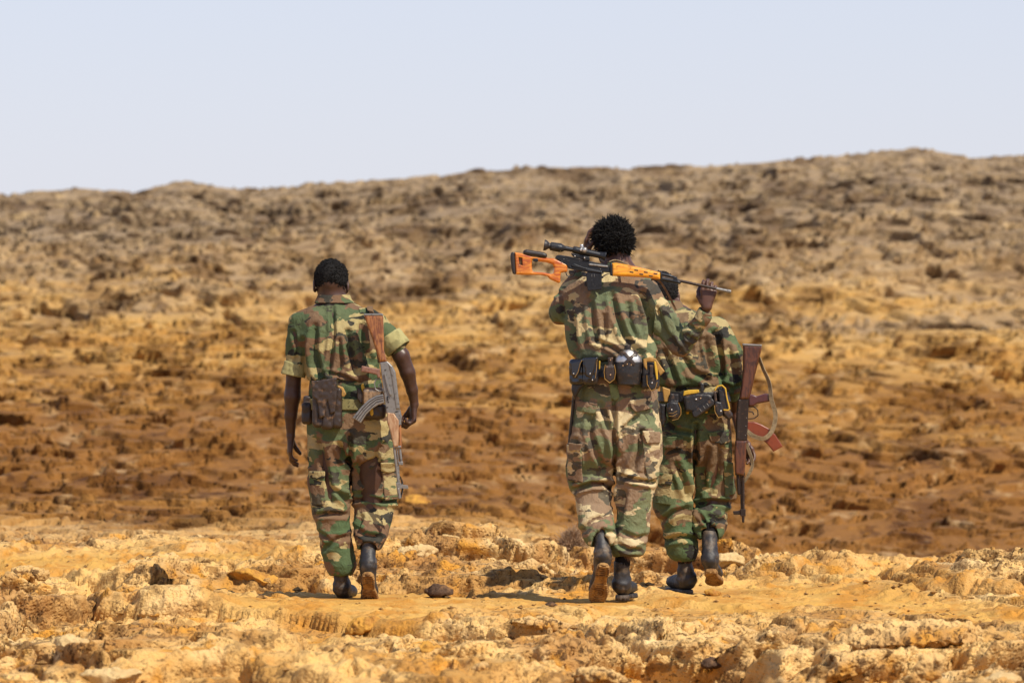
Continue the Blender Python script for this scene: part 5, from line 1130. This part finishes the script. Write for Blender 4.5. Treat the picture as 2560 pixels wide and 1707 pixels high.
# rifle by the right side
RR = thing('rifle', R.p(1860, 1050, -.10), 'dark wood assault rifle with orange-brown curved magazine held muzzle down at the right soldier\'s side', 'rifle')
e0, e1 = -.118, -.082; em = -.10
def K_(x, y): return (1380 + x / 3.92, 820 + y / 3.92)
part('stock', slab(R, [K_(*q) for q in ((1870, 165), (2052, 168), (2055, 200), (2030, 300), (1985, 480), (1950, 640), (1925, 700), (1830, 700), (1850, 600), (1870, 420))], e0 - .006, e1 + .006, .012), .003, WOODR, RR)
part('butt_plate', slab(R, [K_(*q) for q in ((1866, 152), (2056, 162), (2054, 180), (1868, 174))], e0 - .007, e1 + .007, .003), .0026, GUNG, RR)
rr = part('receiver', union(slab(R, [K_(*q) for q in ((1828, 690), (1928, 690), (1925, 780), (1912, 1100), (1800, 1110), (1802, 900))], e0, e1, .004), slab(R, [K_(*q) for q in ((1820, 700), (1850, 700), (1832, 1090), (1802, 1090), (1806, 850))], e0 - .003, e1, .007)), .0026, GUND, RR)
for q in ((1905, 880), (1900, 960), (1895, 1050)): snap(R, *K_(*q), e0 - .001, RR, .003, GUNG, under=rr)
part('pistol_grip', slab(R, [Q_(*q) for q in ((1600, 310), (1680, 320), (1740, 345), (1900, 300), (1950, 310), (1980, 400), (1960, 440), (1740, 480), (1690, 520), (1600, 520))], e0 + .003, e1 - .003, .007), .0026, BAKD, RR)
part('trigger_guard', guard(R, [Q_(1600, 530), Q_(1700, 530), Q_(1760, 590), Q_(1765, 680), Q_(1700, 730), Q_(1600, 740)], 1.5, em), .002, GUND, RR)
part('trigger', guard(R, [Q_(1610, 610), Q_(1670, 620), Q_(1690, 660)], 1.6, em), .002, GUND, RR)
part('magazine', slab(R, [Q_(*q) for q in ((1580, 790), (1700, 790), (1810, 830), (1950, 905), (2060, 1010), (2190, 1215), (2030, 1305), (1930, 1180), (1830, 1090), (1700, 1010), (1570, 960))], e0 + .004, e1 - .004, .004), .0024, BAKE, RR)
part('handguard', slab(R, [K_(*q) for q in ((1795, 1100), (1905, 1100), (1900, 1280), (1885, 1420), (1880, 1450), (1795, 1430), (1786, 1250))], e0 - .004, e1 + .004, .010), .003, WOODR, RR)
part('gas_tube', union(tube(R, [(1844, 1180, em, 4.2), (1846, 1210, em, 4.2), (1847, 1233, em, 3.8)])), .0022, GUND, RR)
part('barrel', union(tube(R, [(1857, 1185, em, 4.0), (1858, 1280, em, 3.8), (1858, 1303, em, 3.2)]), tube(R, [(1851, 1185, em, 1.5), (1853, 1280, em, 1.5)]), slab(R, [(1838, 1178), (1862, 1180), (1862, 1188), (1838, 1187)], e0, e1, .003)), .002, GUND, RR)
part('front_sight', union(slab(R, [(1850, 1272), (1864, 1272), (1864, 1290), (1851, 1290)], em - .008, em + .008, .002), slab(R, [(1832, 1277), (1846, 1276), (1852, 1274), (1852, 1286), (1834, 1286)], em - .003, em + .003, .001)), .002, GUND, RR)
add_strap('sling', R, [K_(2030, 290) + (-.10,), K_(2070, 400) + (-.11,), K_(2130, 540) + (-.12,), K_(2150, 700) + (-.125,), K_(2190, 850) + (-.13,), K_(2160, 1000) + (-.135,), K_(2080, 1080) + (-.135,), K_(1980, 1060) + (-.13,), K_(1900, 1000) + (-.11,)], .022, WEB, RR, face=[(.9, .6, 0), (.9, .6, 0), (.8, .8, 0), (.4, 1, 0), (.3, 1, 0), (.2, 1, 0), (0, 1, .3), (0, 1, .2), (0, 1, 0)])
add_strap('sling', R, [K_(1890, 1110) + (-.10,), K_(1930, 1200) + (-.11,), K_(1965, 1330) + (-.11,), K_(1930, 1430) + (-.11,), K_(1880, 1510) + (-.10,)], .016, WEB, RR, face=(.5, 1, 0))
# ================= stones and small plants =================
ST_O = plain('orange_tinted_stone', (.52, .27, .05), .9, var=0, scale=18, bump=1.0, bd=.012, spec=.15, col2=(.34, .16, .04), t=(.4, .65))
ST_P = plain('pale_cream_stone', (.56, .40, .19), .9, var=0, scale=18, bump=1.0, bd=.012, spec=.15, col2=(.48, .32, .14), t=(.45, .7))
ST_D = plain('dark_brown_stone', (.075, .042, .024), .9, var=0, scale=24, bump=1.0, bd=.010, spec=.25, col2=(.20, .11, .05), t=(.5, .7))
ST_B = plain('pocked_brown_stone', (.36, .20, .065), .9, var=0, scale=30, bump=1.0, bd=.016, spec=.15, col2=(.13, .065, .025), t=(.5, .6))
def stone(cx, by, wpx, hpx, mat, label, s, depth=1.0, tilt=0.0, pock=0.0, angular=.5, sink=.25):
    g = on_ground(cx, by); m = g[1] / FPX; w_, h_ = wpx * m / 2, hpx * m / 2; dp = w_ * depth
    t = thing_mesh = np.array([g[0], g[1] + dp * .5, g[2] + h_ * (1 - sink)])
    ca, sa = math.cos(tilt), math.sin(tilt); R3 = [(ca, 0, sa), (0, 1, 0), (-sa, 0, ca)]
    rg = np.random.default_rng(s); cuts = [(nrm(rg.normal(0, 1, 3) * [1, .8, 1.3]), rg.uniform(.55, .85)) for _ in range(9)]
    def f(P):
        q = P.local(t, *R3); z = q.z / h_; k = 1 - (.62 if mat is ST_D else .12) * np.clip(z, -1, 1); x, y = q.x / w_ / k, q.y / dp / k
        d = np.sqrt(x * x + y * y + z * z) - 1
        for n_, o_ in cuts: d = smax(d, x * n_[0] + y * n_[1] + z * n_[2] - o_ , .06)
        return d * min(w_, dp, h_)
    def dsp(V, G):
        k = min(w_, h_) ; d = .14 * k * n3(V / max(w_, .02) * 2.2, s) + .16 * k * np.abs(n3(V / max(w_, .02) * 5, s + 1)) + .10 * k * n3(V * 60, s + 2)
        if pock:
            a = np.abs(n3(V * [26, 26, 18], s + 5)); d = d - pock * np.clip(.30 - a, 0, 1) / .30 * .022
        return d
    R_ = max(w_, dp, h_) * 1.25; h = max(min(w_, h_) / 9, .0055)
    o = build('stone', f, t - R_, t + R_, h, mat, None, dsp, label); o['category'] = 'stone'
    c = t.copy(); me = o.data; me.transform(__import__('mathutils').Matrix.Translation(-Vector([float(v) for v in c]))); o.location = [float(v) for v in c]
    return o
for a in [
    (1096, 1492, 78, 44, ST_D, 'dark brown pointed stone on the path between the two groups of soldiers', 1, .8, .0, 0),
    (1830, 1415, 90, 42, ST_P, 'whitish flat stone just beyond the lifted boot of the right-hand soldier', 2, .7, -.1, 0),
    (908, 1582, 104, 52, ST_O, 'tilted orange slab on the ground below the left soldier\'s boots', 3, .8, .38, .4),
    (1090, 1645, 140, 50, ST_O, 'long rounded ochre stone in the foreground left of centre', 4, .6, -.22, .7),
    (1490, 1725, 150, 64, GMAT, 'pocked brown boulder cut off by the bottom edge', 5, .8, 0, 1),
    (1212, 1686, 68, 40, GMAT, 'blocky brown stone in the foreground near the bottom edge', 6, .9, -.1, .3),
    (1377, 1518, 34, 18, ST_D, 'very small dark stone left of the cleated boot sole', 7, .9, 0, 0),
    (1782, 1493, 50, 24, ST_O, 'small orange lump of rock beside the rightmost boot', 8, .8, 0, .3),
    (1776, 1674, 54, 40, ST_D, 'dark angular stone in the right foreground', 9, .9, .2, 0),
    (186, 1638, 116, 68, ST_P, 'bright cream slab leaning to the right in the left foreground', 11, .8, -.5, .2),
    (280, 1712, 180, 50, ST_P, 'pale flat slab at the bottom left edge', 12, .7, 0, .3),
    (630, 1458, 130, 48, ST_O, 'smooth yellow-ochre boulder left of the lone soldier', 13, .8, -.12, 0),
    (1124, 1366, 64, 44, ST_P, 'blurred whitish rock behind the gap between the soldiers', 14, .9, 0, .3),
    (1045, 1264, 76, 34, ST_O, 'blurred ochre rock right of the left soldier\'s knees', 15, .8, -.2, 0),
    (2092, 1428, 46, 14, ST_P, 'thin pale stone at the foot of the brown slope on the right', 16, .9, 0, 0),
    (1362, 1580, 200, 46, GMAT, 'long pocked brown ledge stone in the middle foreground', 17, .45, -.05, 1),
    (2300, 1628, 430, 100, GMAT, 'large pocked rock ledge in the right foreground', 18, .5, .05, 1),
    (2120, 1690, 150, 70, GMAT, 'brown broken block below the large rock ledge', 19, .7, .25, .8),
    (2330, 1712, 90, 90, GMAT, 'upright brown stone at the bottom right below the ledge', 20, .8, .7, .5),
    (2500, 1712, 120, 36, ST_P, 'cream stone in the bottom right corner', 21, .7, 0, .3),
    (60, 1455, 120, 50, GMAT, 'dark-edged brown rock at the left edge of the frame', 22, .6, .1, 1),
    (400, 1545, 130, 40, GMAT, 'low brown rock in shade in the left foreground', 23, .6, .2, .8),
    (1040, 1400, 110, 52, ST_P, 'lumpy cream outcrop right of the left soldier\'s boots', 24, .7, .1, .6)]:
    stone(*a)
# loose pebbles
def pebbles(n):
    rg = np.random.default_rng(3); ico = np.array([(0, 0, 1), (1, 0, 0), (0, 1, 0), (-1, 0, 0), (0, -1, 0), (0, 0, -1)], float)
    y = rg.uniform(20.8, 40, n); x = rg.uniform(-.105, .105, n) * y; z, r, *_ = ground_fields(x, y); s_ = rg.gamma(1.6, .0035, n) + .003
    V = []; Q = []
    F0 = np.array([(0, 1, 2), (0, 2, 3), (0, 3, 4), (0, 4, 1), (5, 2, 1), (5, 3, 2), (5, 4, 3), (5, 1, 4)])
    for i in range(n):
        k = ico * (1 + rg.normal(0, .22, (6, 1))) * s_[i] * [1.2, 1.1, .55]; a = rg.uniform(0, 6.3); ca, sa = math.cos(a), math.sin(a)
        k = np.stack([k[:, 0] * ca - k[:, 1] * sa, k[:, 0] * sa + k[:, 1] * ca, k[:, 2]], 1)
        V.append(k + [x[i], y[i] - .5 * np.clip(r[i], -.2, .25), z[i] + r[i] + s_[i] * .35]); Q.append(F0 + 6 * i)
    V = np.concatenate(V); Q = np.concatenate(Q); TRIS[0] += len(Q)
    o = link('pebbles', mesh_from(V, Q, False, 'pebbles'), ST_B); o['kind'] = 'stuff'; o['label'] = 'loose gravel and small stones scattered over the rock'; o['category'] = 'gravel'
pebbles(2600)
# dry cushion plant behind the tall soldier's left boot
def bush(px, py, wpx, hpx, label):
    g = on_ground(px, py); m = g[1] / FPX; rx, rz = wpx * m / 2, hpx * m
    t = thing('dry_bush', g, label, 'bush'); rg = np.random.default_rng(9); V = []; Q = []; b = 0
    for i in range(900):
        th = rg.uniform(0, 6.283); ph = rg.uniform(.05, 1.0); d = np.array([math.cos(th) * math.sin(ph * 1.45) * rx, math.sin(th) * math.sin(ph * 1.45) * rx, math.cos(ph * 1.3) * rz]) * rg.uniform(.6, 1.05)
        p0 = d * .12 + rg.normal(0, .01, 3); p1 = d * .6 + rg.normal(0, .012, 3); p2 = d + rg.normal(0, .02, 3)
        for A_, B_, w_ in ((p0, p1, .0028), (p1, p2, .0018)):
            s1 = nrm(np.cross(B_ - A_, rg.normal(0, 1, 3))) * w_; s2 = nrm(np.cross(B_ - A_, s1)) * w_
            V += [A_ + s1, A_ + s2, A_ - s1 - s2, B_ + s1 * .6, B_ + s2 * .6, B_ - (s1 + s2) * .6]; Q += [[b, b + 1, b + 4, b + 3], [b + 1, b + 2, b + 5, b + 4], [b + 2, b, b + 3, b + 5]]; b += 6
    TRIS[0] += 2 * len(Q)
    o = link('twigs', mesh_from(np.array(V), np.array(Q), False, 'twigs'), plain('dry_grey_brown_twigs', (.34, .22, .13), .9, var=.4, scale=20, bump=.2), t); o['kind'] = 'stuff'
bush(1430, 1378, 76, 56, 'small dry grey-brown cushion bush behind the tall soldier\'s left boot')
print('TRIS', TRIS[0])
